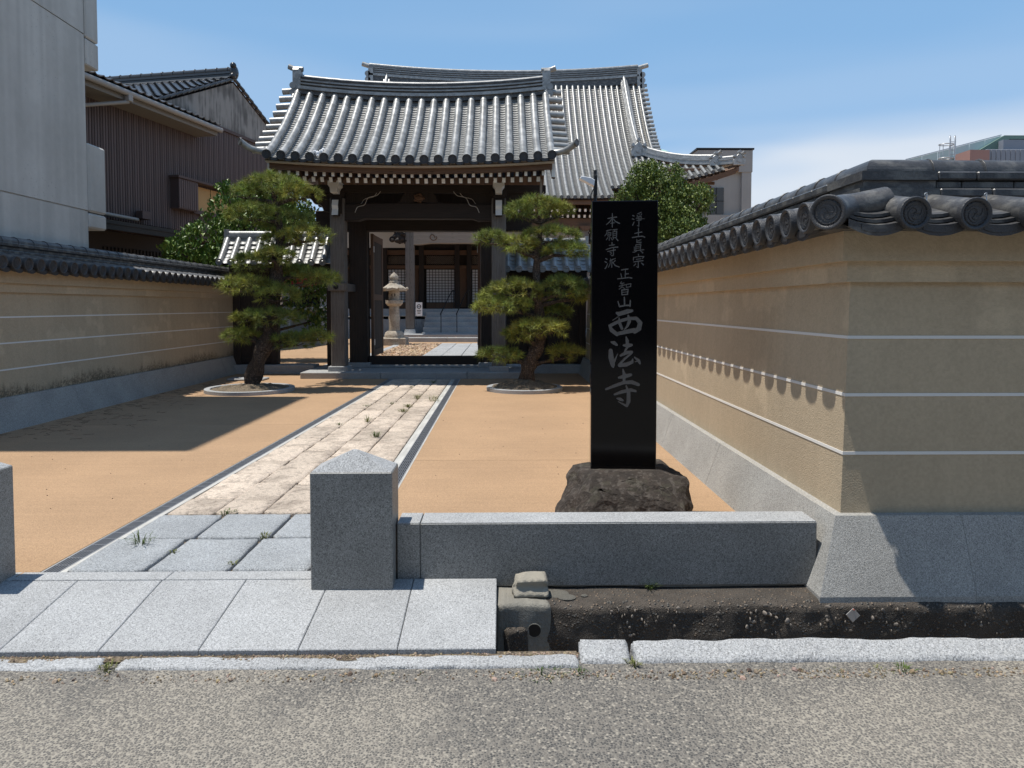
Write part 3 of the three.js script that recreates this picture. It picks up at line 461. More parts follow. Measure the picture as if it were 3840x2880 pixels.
const ROUND = join([new THREE.CylinderGeometry(0.079, 0.083, 0.47, 16, 1, true).rotateX(Math.PI / 2 + 0.0).translate(0, 0, -0.235).rotateX(0.2).translate(0, 2.05, 0.55)]), ROUNDEND = join([DISC.clone().rotateX(0.06).translate(0, 2.048, 0.55)]);
const CORNER = join([new THREE.CylinderGeometry(0.084, 0.093, 0.75, 18, 1, true).rotateX(Math.PI / 2).translate(0, 0, -0.375).rotateX(0.14).translate(0, 2.06, 0.715)]), CORNEREND = join([DISC.clone().scale(1.08, 1.08, 1).rotateX(0.05).translate(0, 2.058, 0.715)]);
const panSet = (sp) => { const w = sp - 0.035; return [join([pan(w, 0.03, 0.1, 0.455, 2.155, 2.055, 0.018)]), join([pan(w, 0.03, 0.1, 0.485, 2.125, 2.022, 0.018)]), join([pan(w + 0.03, 0.034, 0.1, 0.515, 2.1, 1.99, 0.03, 0.03), pan(w * 0.62, 0.014, 0.5, 0.519, 1.983, 1.983, 0.03, 0.004)])]; };
const RIDGECAP = (len) => { const h = (r, z) => r; return join([new THREE.CylinderGeometry(0.088, 0.088, len, 14, 1, false, Math.PI, Math.PI).rotateZ(Math.PI / 2).rotateX(0).translate(0, 0, 0)]); };
const DARKTONES = [1, 0.86, 1.12].map((k) => { const m = M.tileDark.clone(); m.color = col(k); return m; });
const tone = () => DARKTONES[Math.floor(R() * 3)];
const PROF = {
  base: [[0.52, -0.4], [0.52, -0.05], [0.372, 0.36], [-0.372, 0.36], [-0.52, -0.05], [-0.52, -0.4]],
  body: [[0.318, 0.355], [0.254, 1.7], [-0.254, 1.7], [-0.318, 0.355]],
  band1: [[0.293, 1.69], [0.293, 1.812], [-0.293, 1.812], [-0.293, 1.69]],
  band2: [[0.34, 1.808], [0.34, 2.0], [-0.34, 2.0], [-0.34, 1.808]],
  deck: [[0.46, 2.0], [0.1, 2.1], [-0.1, 2.1], [-0.46, 2.0], [-0.46, 1.975], [0.46, 1.975]],
};
const RIDGEROWS = [[2.195, 0.33, 0.052, 0.0], [2.248, 0.24, 0.05, 0.5], [2.299, 0.28, 0.052, 0.25]];
function wallRun(t, runs, bounds) {
  // runs: list of {a, b: [x, z], n: outward [ox, oz], ry, sp, from, to}; bounds: stations for the swept body
  for (const [name, prof, m] of [['stucco_body', PROF.body, M.stucco], ['cornice_band', PROF.band1, M.stucco], ['cornice_band', PROF.band2, M.stucco], ['roof_bedding', PROF.deck, DARKTONES[1]], ['shaded_gap_core', [[0.1, 2.05], [0.1, 2.32], [-0.1, 2.32], [-0.1, 2.05]], M.tileEave]]) part(t, name, sweep(prof, bounds), m);  // the dark core under the ridge courses paints in the shaded gap there
  for (const y of [0.704, 1.04, 1.372]) { const w = 0.318 - (y - 0.355) * 0.0476; part(t, 'white_stripe', sweep([[w + 0.004, y - 0.009], [w + 0.003, y + 0.009], [-w, y + 0.009], [-w, y - 0.009]], bounds), M.stripe); }
}
function coping(t, a, b, ry, sp, off = 0.5, skip = 0, cap = 0.31) {
  // tiles along the spine from a to b ([x, z]); local +z is outward on the seen side, the far side gets the same pieces
  const L = Math.hypot(b[0] - a[0], b[1] - a[1]), n = Math.floor(L / sp), P = panSet(sp), dx = (b[0] - a[0]) / L, dz = (b[1] - a[1]) / L;
  for (let i = 0; i < n; i++) {
    const s = (i + off) * sp, x = a[0] + dx * s, z = a[1] + dz * s, h = s + sp / 2, X = a[0] + dx * h, Z = a[1] + dz * h;
    put(put(t, 'round_eave_tile', ROUND, tone(), x, (R() - 0.5) * 0.006, z, ry + (R() - 0.5) * 0.03), 'crest_disc', ROUNDEND, M.tileEave, 0, 0, 0);
    if (s >= skip && h < L) { put(t, 'flat_tile', P[0], tone(), X, 0, Z, ry); put(t, 'flat_tile', P[1], tone(), X, 0, Z, ry); put(t, 'drip_tile', P[2], M.tileEave, X, 0, Z, ry); }
  }
}
function ridge(t, a, b, ry, cut, cap = 0.315) {
  // three flat courses and a round cap, in lengths; cut = [start, end] shortening (mitres)
  const L = Math.hypot(b[0] - a[0], b[1] - a[1]), dx = (b[0] - a[0]) / L, dz = (b[1] - a[1]) / L;
  const put2 = (name, y, w, h, s0, s1) => { const l = s1 - s0 - 0.003, m = (s0 + s1) / 2; put(t, name, join([cbx(l, h, w, 0.009)]), tone(), a[0] + dx * m, y + h / 2, a[1] + dz * m, ry); };
  const rows = RIDGEROWS;
  for (const [y, w, h, o] of rows) for (let s = -o * cap; s < L - 0.05; s += cap) { const s0 = Math.max(s, cut[0] * w / 2), s1 = Math.min(s + cap, L - cut[1] * w / 2); if (s1 - s0 > 0.04) put2('ridge_course_tile', y, w, h, s0, s1); }
  const cg = {};
  for (let s = 0; s < L - 0.05; s += cap) {
    const s0 = Math.max(s, cut[0] * 0.085), s1 = Math.min(s + cap, L - cut[1] * 0.085), l = s1 - s0; if (l < 0.05) continue;
    const key = l.toFixed(3); cg[key] ??= join([new THREE.CylinderGeometry(0.088, 0.085, l + 0.004, 16, 1, false).rotateZ(Math.PI / 2).scale(1, 1.05, 1), new THREE.TorusGeometry(0.088, 0.006, 5, 18).rotateY(Math.PI / 2).scale(1, 1.05, 1).translate(-l / 2 + 0.01, 0, 0)]);
    put(t, 'ridge_cap_tile', cg[key], tone(), a[0] + dx * (s0 + s1) / 2, 2.352, a[1] + dz * (s0 + s1) / 2, ry);
  }
}
{
  const xs = 2.27, zs = -4.34, xe = 5.9, ze = -16.6;
  const t = thing('plaster_wall', 'beige plaster wall with dark tile coping turning the street corner beside the pillar', 'wall');
  const st = [[xs, ze, -1, 0], [xs, zs, -1, 1], [xe, zs, 0, 1]];
  wallRun(t, null, st);
  const gp = PROF.base, cuts = [-16.6, -14.9, -13.2, -11.4, -9.6, -7.8, -6.1];
  for (let i = 0; i < cuts.length; i++) part(t, 'granite_base_stone', i + 1 < cuts.length ? sweep(gp, [[xs, cuts[i] + 0.003, -1, 0], [xs, cuts[i + 1] - 0.001, -1, 0]]) : sweep(gp, [[xs, cuts[i] + 0.003, -1, 0], [xs, zs, -1, 1]]), M.graniteBase);
  for (const [a, b] of [[xs, 2.62], [2.622, 4.3], [4.302, xe]]) part(t, 'granite_base_stone', sweep(gp, [a === xs ? [xs, zs, -1, 1] : [a, zs, 0, 1], [b, zs, 0, 1]]), M.graniteBase);
  coping(t, [xs, -3.895], [xs, ze], -Math.PI / 2, 0.243, 0.5);
  coping(t, [xs - 0.4, zs], [xe, zs], 0, 0.333, 1, 0.05); for (const g of panSet(0.333)) put(t, 'flat_tile', g, tone(), xs - 0.235, 0, zs, 0);
  put(put(t, 'corner_eave_tile', CORNER, DARKTONES[0], xs, 0, zs, -Math.PI / 4), 'crest_disc', CORNEREND, M.tileEave, 0, 0, 0);
  ridge(t, [xs, zs - 0.315], [xs, ze], Math.PI / 2, [0, 0]); ridge(t, [xs + 0.315, zs], [xe, zs], 0, [0, 0]);
  const mitre = [[xs, zs - 0.312, -1, 0], [xs, zs, -1, 1], [xs + 0.312, zs, 0, 1]];
  for (const [y, w, h] of RIDGEROWS) part(t, 'ridge_corner_course', sweep([[w / 2, y], [w / 2, y + h], [-w / 2, y + h], [-w / 2, y]], mitre), tone());
  part(t, 'ridge_corner_tile', sweep(Array.from({ length: 28 }, (_, i) => [Math.cos(i / 14 * Math.PI) * 0.087, 2.352 + Math.sin(i / 14 * Math.PI) * 0.0915]), mitre), DARKTONES[1]);
  // twisted tie wires on the street-side tiles
  for (let i = 0; i < 8; i++) put(t, 'tie_wire', join([new THREE.TorusGeometry(0.01, 0.0022, 5, 10).translate(0, 2.165, 0.455), cyl(0.003, 0.002, V(0, 2.13, 0.46), V(0.012, 2.178, 0.45), 5)]), M.steel, xs - 0.4 + (i + 1) * 0.333, 0, zs, 0.3);
  const xl = -6.61, l = thing('plaster_wall', 'beige plaster wall with dark tile coping below the concrete building, stained along its foot', 'wall', 0, 0.04, 0);
  const sl = [[xl, -5, 1, 0], [xl, -17.6, 1, 0]]; wallRun(l, null, sl);
  const lc = [-17.6, -15.8, -14.0, -12.2, -10.4, -8.6, -6.8, -5];
  for (let i = 0; i + 1 < lc.length; i++) part(l, 'granite_base_stone', sweep(gp, [[xl, lc[i] + 0.0015, 1, 0], [xl, lc[i + 1] - 0.0015, 1, 0]]), M.graniteBase);
  coping(l, [xl, -5], [xl, -17.6], Math.PI / 2, 0.24, 0.5); ridge(l, [xl, -5], [xl, -17.6], Math.PI / 2, [0, 0]);
  // rising damp and mould along the foot of this wall: thin irregular patches of growth on the plaster
  {
    const n = 512, d = new Uint8Array(n * n * 4);
    for (let j = 0; j < n; j++) for (let i = 0; i < n; i++) { const u = (i + 0.5) / n, v = (j + 0.5) / n, hgt = -0.08 + 0.75 * fbm(u, 0.3, 5, 4, 301, 3) + 0.3 * (vn(u, v, 130, 2, 303) - 0.5) + 0.2 * (vn(u, v, 300, 3, 304) - 0.5), g = fbm(u, v, 220, 3, 305, 20), k = ss(hgt + 0.12, hgt - 0.3, v) * ss(0.25, 0.6, g), o = (j * n + i) * 4; d[o] = 62; d[o + 1] = 54; d[o + 2] = 38; d[o + 3] = 255 * clamp(k * 0.48); }
    const tx = new THREE.DataTexture(d, n, n); tx.colorSpace = THREE.SRGBColorSpace; finish(tx);
    const g = new THREE.PlaneGeometry(12.5, 0.33).rotateY(Math.PI / 2); g.userData.own = true; const uv = g.attributes.uv; for (let i = 0; i < uv.count; i++) uv.setXY(i, uv.getX(i) * 3.2, uv.getY(i) * 0.98 + 0.01);
    const m = part(l, 'mould_growth', g, mat({ map: tx, transparent: true, roughness: 1 })); m.position.set(xl + 0.3165, 0.525, -11.3); m.rotation.z = 0.0476; m.userData.label = 'dark mould growing along the foot of the plaster';
  }
}

// ================= gate =================
const GC = -1.79, PANS = [1.15, 1.08, 1.22].map((k) => { const m = TILE[0].clone(); m.color = col(k); return m; });
{
  const t = thing('temple_gate', 'wooden temple gate with sweeping silver tile roof between the two pines', 'gate');
  const px = [-3.565, -0.065], D = (d) => -d;
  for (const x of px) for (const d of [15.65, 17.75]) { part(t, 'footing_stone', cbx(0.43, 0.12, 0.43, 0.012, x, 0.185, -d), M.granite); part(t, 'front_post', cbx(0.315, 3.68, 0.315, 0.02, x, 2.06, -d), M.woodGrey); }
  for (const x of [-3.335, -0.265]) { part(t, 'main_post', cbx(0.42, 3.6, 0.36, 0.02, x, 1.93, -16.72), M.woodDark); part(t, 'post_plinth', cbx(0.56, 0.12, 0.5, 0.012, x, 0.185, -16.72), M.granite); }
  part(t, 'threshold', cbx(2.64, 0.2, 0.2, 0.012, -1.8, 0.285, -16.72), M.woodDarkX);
  part(t, 'threshold_stone', cbx(2.5, 0.06, 0.5, 0.01, -1.8, 0.16, -16.72), M.granite);
  // rainbow beam with scooped ends, and lintels
  const koryo = [[-1.6, 0], [-1.3, 0.0], [-1.18, 0.045], [1.18, 0.045], [1.3, 0.0], [1.6, 0.0], [1.6, 0.33], [0.8, 0.36], [-0.8, 0.36], [-1.6, 0.33]];
  for (const d of [15.65, 17.75]) part(t, 'rainbow_beam', extr(koryo, 0.24, 0.01).translate(-1.815, 3.42, -d - 0.12), M.woodDarkX);
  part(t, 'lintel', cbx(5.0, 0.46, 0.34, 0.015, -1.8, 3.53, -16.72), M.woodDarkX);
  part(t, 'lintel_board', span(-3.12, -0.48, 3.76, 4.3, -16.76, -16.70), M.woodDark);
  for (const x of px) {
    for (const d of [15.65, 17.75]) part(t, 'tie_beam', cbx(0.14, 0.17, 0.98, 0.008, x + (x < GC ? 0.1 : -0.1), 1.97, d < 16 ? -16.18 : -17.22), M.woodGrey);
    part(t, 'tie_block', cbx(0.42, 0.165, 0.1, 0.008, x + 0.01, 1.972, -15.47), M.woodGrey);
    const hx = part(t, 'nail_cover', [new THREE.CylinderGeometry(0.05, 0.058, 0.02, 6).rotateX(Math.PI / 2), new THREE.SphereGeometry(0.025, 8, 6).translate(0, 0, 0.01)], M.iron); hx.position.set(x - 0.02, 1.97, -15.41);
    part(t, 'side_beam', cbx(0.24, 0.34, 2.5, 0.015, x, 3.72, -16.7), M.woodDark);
    // carved nose, white on its face, and bracket block with arms
    const nose = [[0, 0], [0.05, -0.12], [0.02, -0.2], [0.07, -0.33], [-0.3, -0.33], [-0.3, 0.02], [-0.06, 0.02]];
    part(t, 'carved_nose', extr(nose.map(([a, b]) => [a, b]), 0.13, 0.006).rotateY(-Math.PI / 2).translate(x + 0.065, 3.83, -15.36), M.woodDark);
    part(t, 'nose_face', quads([[0, 1], [1, 2], [2, 3]].map(([i, j]) => [[x - 0.068, 3.83 + nose[i][1], -15.35 + nose[i][0]], [x + 0.068, 3.83 + nose[i][1], -15.35 + nose[i][0]], [x + 0.068, 3.83 + nose[j][1], -15.35 + nose[j][0]], [x - 0.068, 3.83 + nose[j][1], -15.35 + nose[j][0]]])), M.chalk);
    part(t, 'bearing_block', extr([[-0.1, 0], [0.1, 0], [0.17, 0.08], [0.17, 0.16], [-0.17, 0.16], [-0.17, 0.08]], 0.34, 0.005).translate(x, 3.88, -15.82), M.woodDark);
    part(t, 'bracket_arm', extr([[-0.55, 0.12], [-0.5, 0.04], [-0.36, 0], [0.36, 0], [0.5, 0.04], [0.55, 0.12]], 0.12, 0.005).translate(x, 3.99, -15.71), M.woodDark);
    part(t, 'bracket_end', extr([[-0.065, 0], [0.065, 0], [0.075, 0.1], [0.12, 0.16], [0.115, 0.24], [0.07, 0.24], [0.06, 0.2], [-0.06, 0.2], [-0.07, 0.24], [-0.115, 0.24], [-0.12, 0.16], [-0.075, 0.1]], 0.5, 0.004).translate(x, 3.97, -15.69), M.chalk);
    for (const s of [-1, 1]) {                                   // scrolled brackets, pale along the edge
      const w = [[0.16, 3.60], [0.3, 3.62], [0.36, 3.74], [0.5, 3.78], [0.58, 3.88], [0.78, 3.94], [0.85, 4.02], [0.16, 4.02]].map(([a, b]) => [x + s * a, b]);
      part(t, 'scroll_bracket', extr(s > 0 ? w : [...w].reverse(), 0.1).translate(0, 0, -15.7), M.woodDark);
      part(t, 'scroll_edge', tube(w.slice(1, 7).map(([a, b]) => V(a, b, -15.59)), 0.007, 18, 5), M.palePaint);
      const w2 = w.map(([a, b]) => [a + s * 0.12, b - 0.16 + (Math.abs(a - x) > 0.5 ? 0.05 : 0)]);
      part(t, 'scroll_edge', tube(w2.slice(1, 7).map(([a, b]) => V(a, b + 0.1, -15.35)), 0.007, 18, 5), M.palePaint);
    }
  }
  // frog-leg strut with a carved boss
  part(t, 'frog_leg_strut', extr([[-0.55, 0], [-0.42, 0.04], [-0.3, 0.26], [-0.2, 0.31], [0.2, 0.31], [0.3, 0.26], [0.42, 0.04], [0.55, 0], [0.3, 0], [0, 0.05], [-0.3, 0]].reverse(), 0.1, 0.008).translate(-1.8, 3.78, -15.66), M.woodDark);
  part(t, 'carved_boss', [new THREE.SphereGeometry(0.06, 10, 8).scale(1.6, 1, 0.6), new THREE.TorusGeometry(0.08, 0.018, 6, 14), ...[0, 1, 2, 3, 4].map((k) => new THREE.SphereGeometry(0.032, 8, 6).translate(Math.cos(k * 1.256) * 0.1, Math.sin(k * 1.256) * 0.08, 0))], M.woodBrown).position.set(-1.8, 3.9, -15.535);
  part(t, 'purlin', cbx(5.5, 0.17, 0.16, 0.01, GC, 4.1, -15.62), M.woodDarkX); part(t, 'purlin', cbx(5.5, 0.17, 0.16, 0.01, GC, 4.1, -17.8), M.woodDarkX); part(t, 'ridge_purlin', cbx(5.5, 0.2, 0.2, 0.01, GC, 5.25, -16.72), M.woodDarkX);
  // rafters in two rows with white painted ends
  const curveUp = (x) => 0.1 * ((x - GC) / 2.8) ** 2;
  const low = join([cbx(0.073, 0.105, 2.3, 0.004, 0, 0, -1.15)]), up = join([cbx(0.062, 0.088, 1.2, 0.004, 0, 0, -0.6)]), lowE = join([cbx(0.069, 0.1, 0.012, 0.002, 0, 0, 0.004)]), upE = join([cbx(0.058, 0.084, 0.012, 0.002, 0, 0, 0.004)]);
  for (let i = 0; i < 31; i++) {
    const x = GC - 2.62 + i * 0.1747, y = curveUp(x) * 0.6;
    for (const [nm, g, e, yy, dd, ox] of [['lower_rafter', low, lowE, 4.085, 14.5, 0.085], ['flying_rafter', up, upE, 4.16, 14.3, 0]]) {
      if (nm === 'lower_rafter' && i === 30) continue;
      const m = put(t, nm, g, M.woodBrown, x + ox, yy + y, -dd); m.rotation.x = nm === 'lower_rafter' ? 0.42 : 0.2; put(m, 'rafter_end', e, M.chalk, 0, 0, 0);
    }
    if (i % 2 === 0) { const b = put(t, 'rear_rafter', low, M.woodBrown, x + 0.085, 4.085, -18.95, Math.PI); b.rotation.set(-0.42, Math.PI, 0, 'XYZ'); }
  }
  const xsN = (a, b, n) => Array.from({ length: n + 1 }, (_, i) => a + (b - a) * i / n);
  const eave = (x, d, y) => V(x, y + curveUp(x), -d);
  part(t, 'eave_board', bar(xsN(-4.58, 1.0, 20).map((x) => eave(x, 14.22, 4.175)), 0.1, 0.105), M.woodBrownX);
  part(t, 'tile_board', bar(xsN(-4.62, 1.04, 20).map((x) => eave(x, 14.1, 4.275)), 0.12, 0.065), M.palePaint);
  for (const x of [-4.61, 1.03]) {
    for (const s of [1, -1]) part(t, 'bargeboard', bar([0, 0.2, 0.4, 0.6, 0.8, 1].map((k) => V(x, 4.24 + 1.75 * (0.72 * k + 0.28 * k * k), s > 0 ? -14.3 - 2.42 * k : -19.14 + 2.42 * k)), 0.07, 0.28, -0.14), M.woodBrown);
    part(t, 'bargeboard_end', cbx(0.075, 0.28, 0.02, 0.003, x, 4.27, -14.275), M.chalk);
    part(t, 'inner_board', cbx(0.05, 0.34, 0.02, 0.003, x + (x < GC ? 0.22 : -0.22), 4.0, -14.75), M.woodPale);
  }
  // ---- roof
  const roof = new THREE.Group(); roof.name = 'roof'; t.add(roof);
  const S = (x, k) => { const e = ((x - GC) / 2.8) ** 2; return V(x, 4.385 + 1.88 * (0.70 * k + 0.30 * k * k) + mix(0.1, 0.17, k) * e, -14.0 - 2.3 * k); };
  const frame = (x, k, dx = 0) => { const a = S(x, k - 0.01), b = S(x, k + 0.01), zx = b.sub(a).normalize().negate(), X = V(1, 0, 0), Y = V().crossVectors(zx, X).normalize(); return new THREE.Matrix4().makeBasis(X, Y, zx).setPosition(S(x, k)); };   // +z down the slope
  const xsR = xsN(-4.56, 0.98, 20), len = 2.98, nR = 11;
  const rt = [0, 1, 2].map((v) => join([new THREE.CylinderGeometry(0.074, 0.078, len / nR + 0.012, 14, 1, true).rotateX(Math.PI / 2).translate(v, v * 0.37, v * 0.2)]).translate(-v, -v * 0.37, -v * 0.2));
  for (const x of xsR) for (let i = 0; i < nR; i++) { const m = shade(new THREE.Mesh(rt[Math.floor(R() * 3)], TILE[Math.floor(R() * 3.4)])); m.name = 'round_tile'; m.applyMatrix4(frame(x + (R() - 0.5) * 0.006, (i + 0.5) / nR).multiply(new THREE.Matrix4().makeTranslation(0, 0.035 + (R() - 0.5) * 0.004, 0))); roof.add(m); }
  const ed = join([DISC.clone().scale(1.02, 1.02, 1)]); const dm = M.tileDark.clone(); dm.color = col(1.3);
  for (const x of xsR) { const m = shade(new THREE.Mesh(ed, M.tileEave)); m.name = 'eave_disc'; m.position.copy(S(x, 0)).add(V(0, 0.022, 0.05)); m.rotation.x = 0.1; roof.add(m); }
  const nC = 31, pw = 0.205, fp = [0, 1].map((v) => join([pan(pw, 0.028, -0.14, 0.05, 0.0, 0.036, 0.016).translate(v * 0.3, v * 0.2, 0)]).translate(-v * 0.3, -v * 0.2, 0)), rest = [];
  for (let c = 0; c < 20; c++) for (let i = 0; i < nC; i++) {
    const f = frame((xsR[c] + xsR[c + 1]) / 2, (i + 0.3) / nC * 0.985 + 0.005).multiply(new THREE.Matrix4().makeTranslation(0, -0.055, 0));
    if (i < 15) { const m = shade(new THREE.Mesh(fp[(c + i) % 2], PANS[Math.floor(R() * 3)])); m.name = 'flat_tile'; m.applyMatrix4(f); roof.add(m); } else rest.push(f);
  }
  many(roof, 'upper_flat_tiles', fp[0], PANS[0], rest);
  const dr = join([pan(0.24, 0.04, -0.12, 0.02, 0.0, 0.0, 0.03, 0.025)]);
  for (let c = 0; c < 20; c++) { const m = shade(new THREE.Mesh(dr, M.tileEave)); m.name = 'drip_tile'; m.position.copy(S((xsR[c] + xsR[c + 1]) / 2, 0)).add(V(0, -0.035, 0.0)); roof.add(m); }
  // boards under the tiles and the far slope
  { const q = [], xs2 = xsN(-4.62, 1.04, 12), N = 8; for (const s of [0, 1]) for (let i = 0; i < 12; i++) for (let k = 0; k < N; k++) { const P = (x, kk) => { const v = S(x, kk / N).add(V(0, -0.09, 0)); if (s) v.z = -33.44 - v.z + 0.0; return v; }; q.push([P(xs2[i], k), P(xs2[i + 1], k), P(xs2[i + 1], k + 1), P(xs2[i], k + 1)]); } part(roof, 'roof_boards', quads(q), M.woodBrown);
    const q2 = []; for (let i = 0; i < 12; i++) for (let k = 0; k < N; k++) { const P = (x, kk) => { const v = S(x, kk / N).add(V(0, -0.03, 0)); v.z = -33.44 - v.z; return v; }; q2.push([P(xs2[i], k), P(xs2[i + 1], k), P(xs2[i + 1], k + 1), P(xs2[i], k + 1)]); } part(roof, 'rear_slope', quads(q2), TILE[1]);
    for (const x of xsR) part(roof, 'rear_tile_row', tube(xsN(0, 1, 6).map((k) => { const v = S(x, k); v.z = -33.44 - v.z; return v; }), 0.075, 8, 6), TILE[1]); }
  // verge tiles poking out sideways, and the corner tile
  const vt = join([new THREE.CylinderGeometry(0.07, 0.066, 0.32, 12, 1, false).rotateZ(Math.PI / 2)]);
  for (const s of [-1, 1]) {
    for (let i = 0; i < 10; i++) { const k = 0.10 + i * 0.097, m = put(roof, 'verge_tile', vt, TILE[i % 3], 0, 0, 0); m.position.copy(S(s < 0 ? -4.77 : 1.19, k)).add(V(0, 0.0, -0.03)); m.rotation.z = s * -0.06; }
    const cxx = s < 0 ? -4.62 : 1.04, c0 = S(cxx, 0.02);
    part(roof, 'corner_tile', tube([c0.clone().add(V(-s * 0.1, 0.06, -0.05)), c0.clone().add(V(s * 0.1, 0.055, 0.03)), c0.clone().add(V(s * 0.28, 0.11, 0.12)), c0.clone().add(V(s * 0.4, 0.2, 0.2))], 0.062, 12, 10), TILE[1]);
    const e = put(roof, 'corner_disc', ed, dm, 0, 0, 0, s * 0.9); e.position.copy(c0).add(V(s * 0.405, 0.2, 0.205)); e.scale.setScalar(0.85);
    part(roof, 'corner_boss', [new THREE.SphereGeometry(0.11, 12, 8).scale(1.15, 0.8, 1)], TILE[0]).position.copy(c0).add(V(-s * 0.02, 0.1, -0.14));
    // devil-tile end of the ridge
    const ox = s < 0 ? -4.60 : 1.02;
    const og = part(roof, 'ridge_end_tile', extr([[-0.22, -0.42], [0.22, -0.42], [0.25, -0.3], [0.17, -0.22], [0.17, 0.3], [0.13, 0.36], [-0.13, 0.36], [-0.17, 0.3], [-0.17, -0.22], [-0.25, -0.3]], 0.12, 0.012).rotateY(Math.PI / 2).translate(-0.06, 0, 0), TILE[1]); og.position.set(ox, 6.53, -16.3);
    part(roof, 'ridge_end_scroll', [0, 1, 2].map((k) => new THREE.CylinderGeometry(0.075, 0.075, 0.2, 12).rotateX(Math.PI / 2).translate(s * (0.06 + k * 0.004), 0.08 - k * 0.15, 0)), TILE[3]).position.set(ox, 6.4, -16.2);
    part(roof, 'front_crest', [new THREE.CylinderGeometry(0.08, 0.08, 0.03, 16).rotateX(Math.PI / 2), bx(0.17, 0.34, 0.03, 0, -0.06, -0.01)], TILE[0]).position.set(ox - s * 0.02, 6.71, -16.13);
    part(roof, 'ridge_horn', tube([V(ox - s * 0.12, 6.89, -16.3), V(ox + s * 0.08, 6.905, -16.3), V(ox + s * 0.2, 6.95, -16.3)], 0.058, 8, 10), TILE[0]);
  }
  // ridge: stacked thin courses with a pale lower and upper line, and a round cap
  const rl = (dy) => xsN(-4.54, 0.96, 22).map((x) => V(x, 6.24 + dy + 0.17 * ((x - GC) / 2.8) ** 2, -16.3));
  part(roof, 'ridge_course', bar(rl(0), 0.46, 0.05), TILE[0]); part(roof, 'ridge_course', bar(rl(-0.09), 0.34, 0.09), DARKTONES[0]);
  for (let k = 0; k < 6; k++) part(roof, 'ridge_course', bar(rl(0.05 + k * 0.036), k % 2 ? 0.27 : 0.36, k % 2 ? 0.036 : 0.03), k % 2 ? DARKTONES[0] : TILE[1]);
  part(roof, 'ridge_course', bar(rl(0.266), 0.3, 0.03), DARKTONES[1]);
  part(roof, 'ridge_cap', tube(rl(0.31), 0.065, 44, 10), TILE[0]);
  // doors: leaves swung inward
  for (const [x, s] of [[-3.06, 1], [-0.54, -1]]) {
    const d = new THREE.Group(); d.name = 'door_leaf'; t.add(d);
    part(d, 'frame', [span(x - 0.03, x + 0.03, 0.36, 3.26, -16.96, -16.82), span(x - 0.03, x + 0.03, 0.36, 3.26, -18.2, -18.06), span(x - 0.029, x + 0.029, 3.1, 3.25, -18.06, -16.96), span(x - 0.029, x + 0.029, 0.37, 0.52, -18.06, -16.96), span(x - 0.029, x + 0.029, 1.7, 1.84, -18.06, -16.96)], M.woodBrown);
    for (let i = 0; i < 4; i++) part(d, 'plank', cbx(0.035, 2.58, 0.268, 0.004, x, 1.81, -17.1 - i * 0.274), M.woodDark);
    for (const y of [0.7, 2.9]) part(d, 'hinge_plate', cbx(0.012, 0.14, 0.1, 0.002, x + s * 0.036, y, -16.9), M.steel);
  }
  solo('plaster_clump', [new THREE.DodecahedronGeometry(0.05, 1).scale(0.8, 1.2, 0.8), new THREE.IcosahedronGeometry(0.05, 0).translate(0.06, 0.05, -0.06), new THREE.IcosahedronGeometry(0.04, 0).translate(-0.045, 0.035, 0.01), new THREE.IcosahedronGeometry(0.03, 0).translate(0.02, -0.05, 0.05), new THREE.OctahedronGeometry(0.045).translate(0.09, 0.1, -0.1)], M.white, 'crumpled white lump lodged between tile rows at the gate eave', 'lump').position.copy(S(-3.6, 0.035)).add(V(-0.01, 0.06, 0));
}
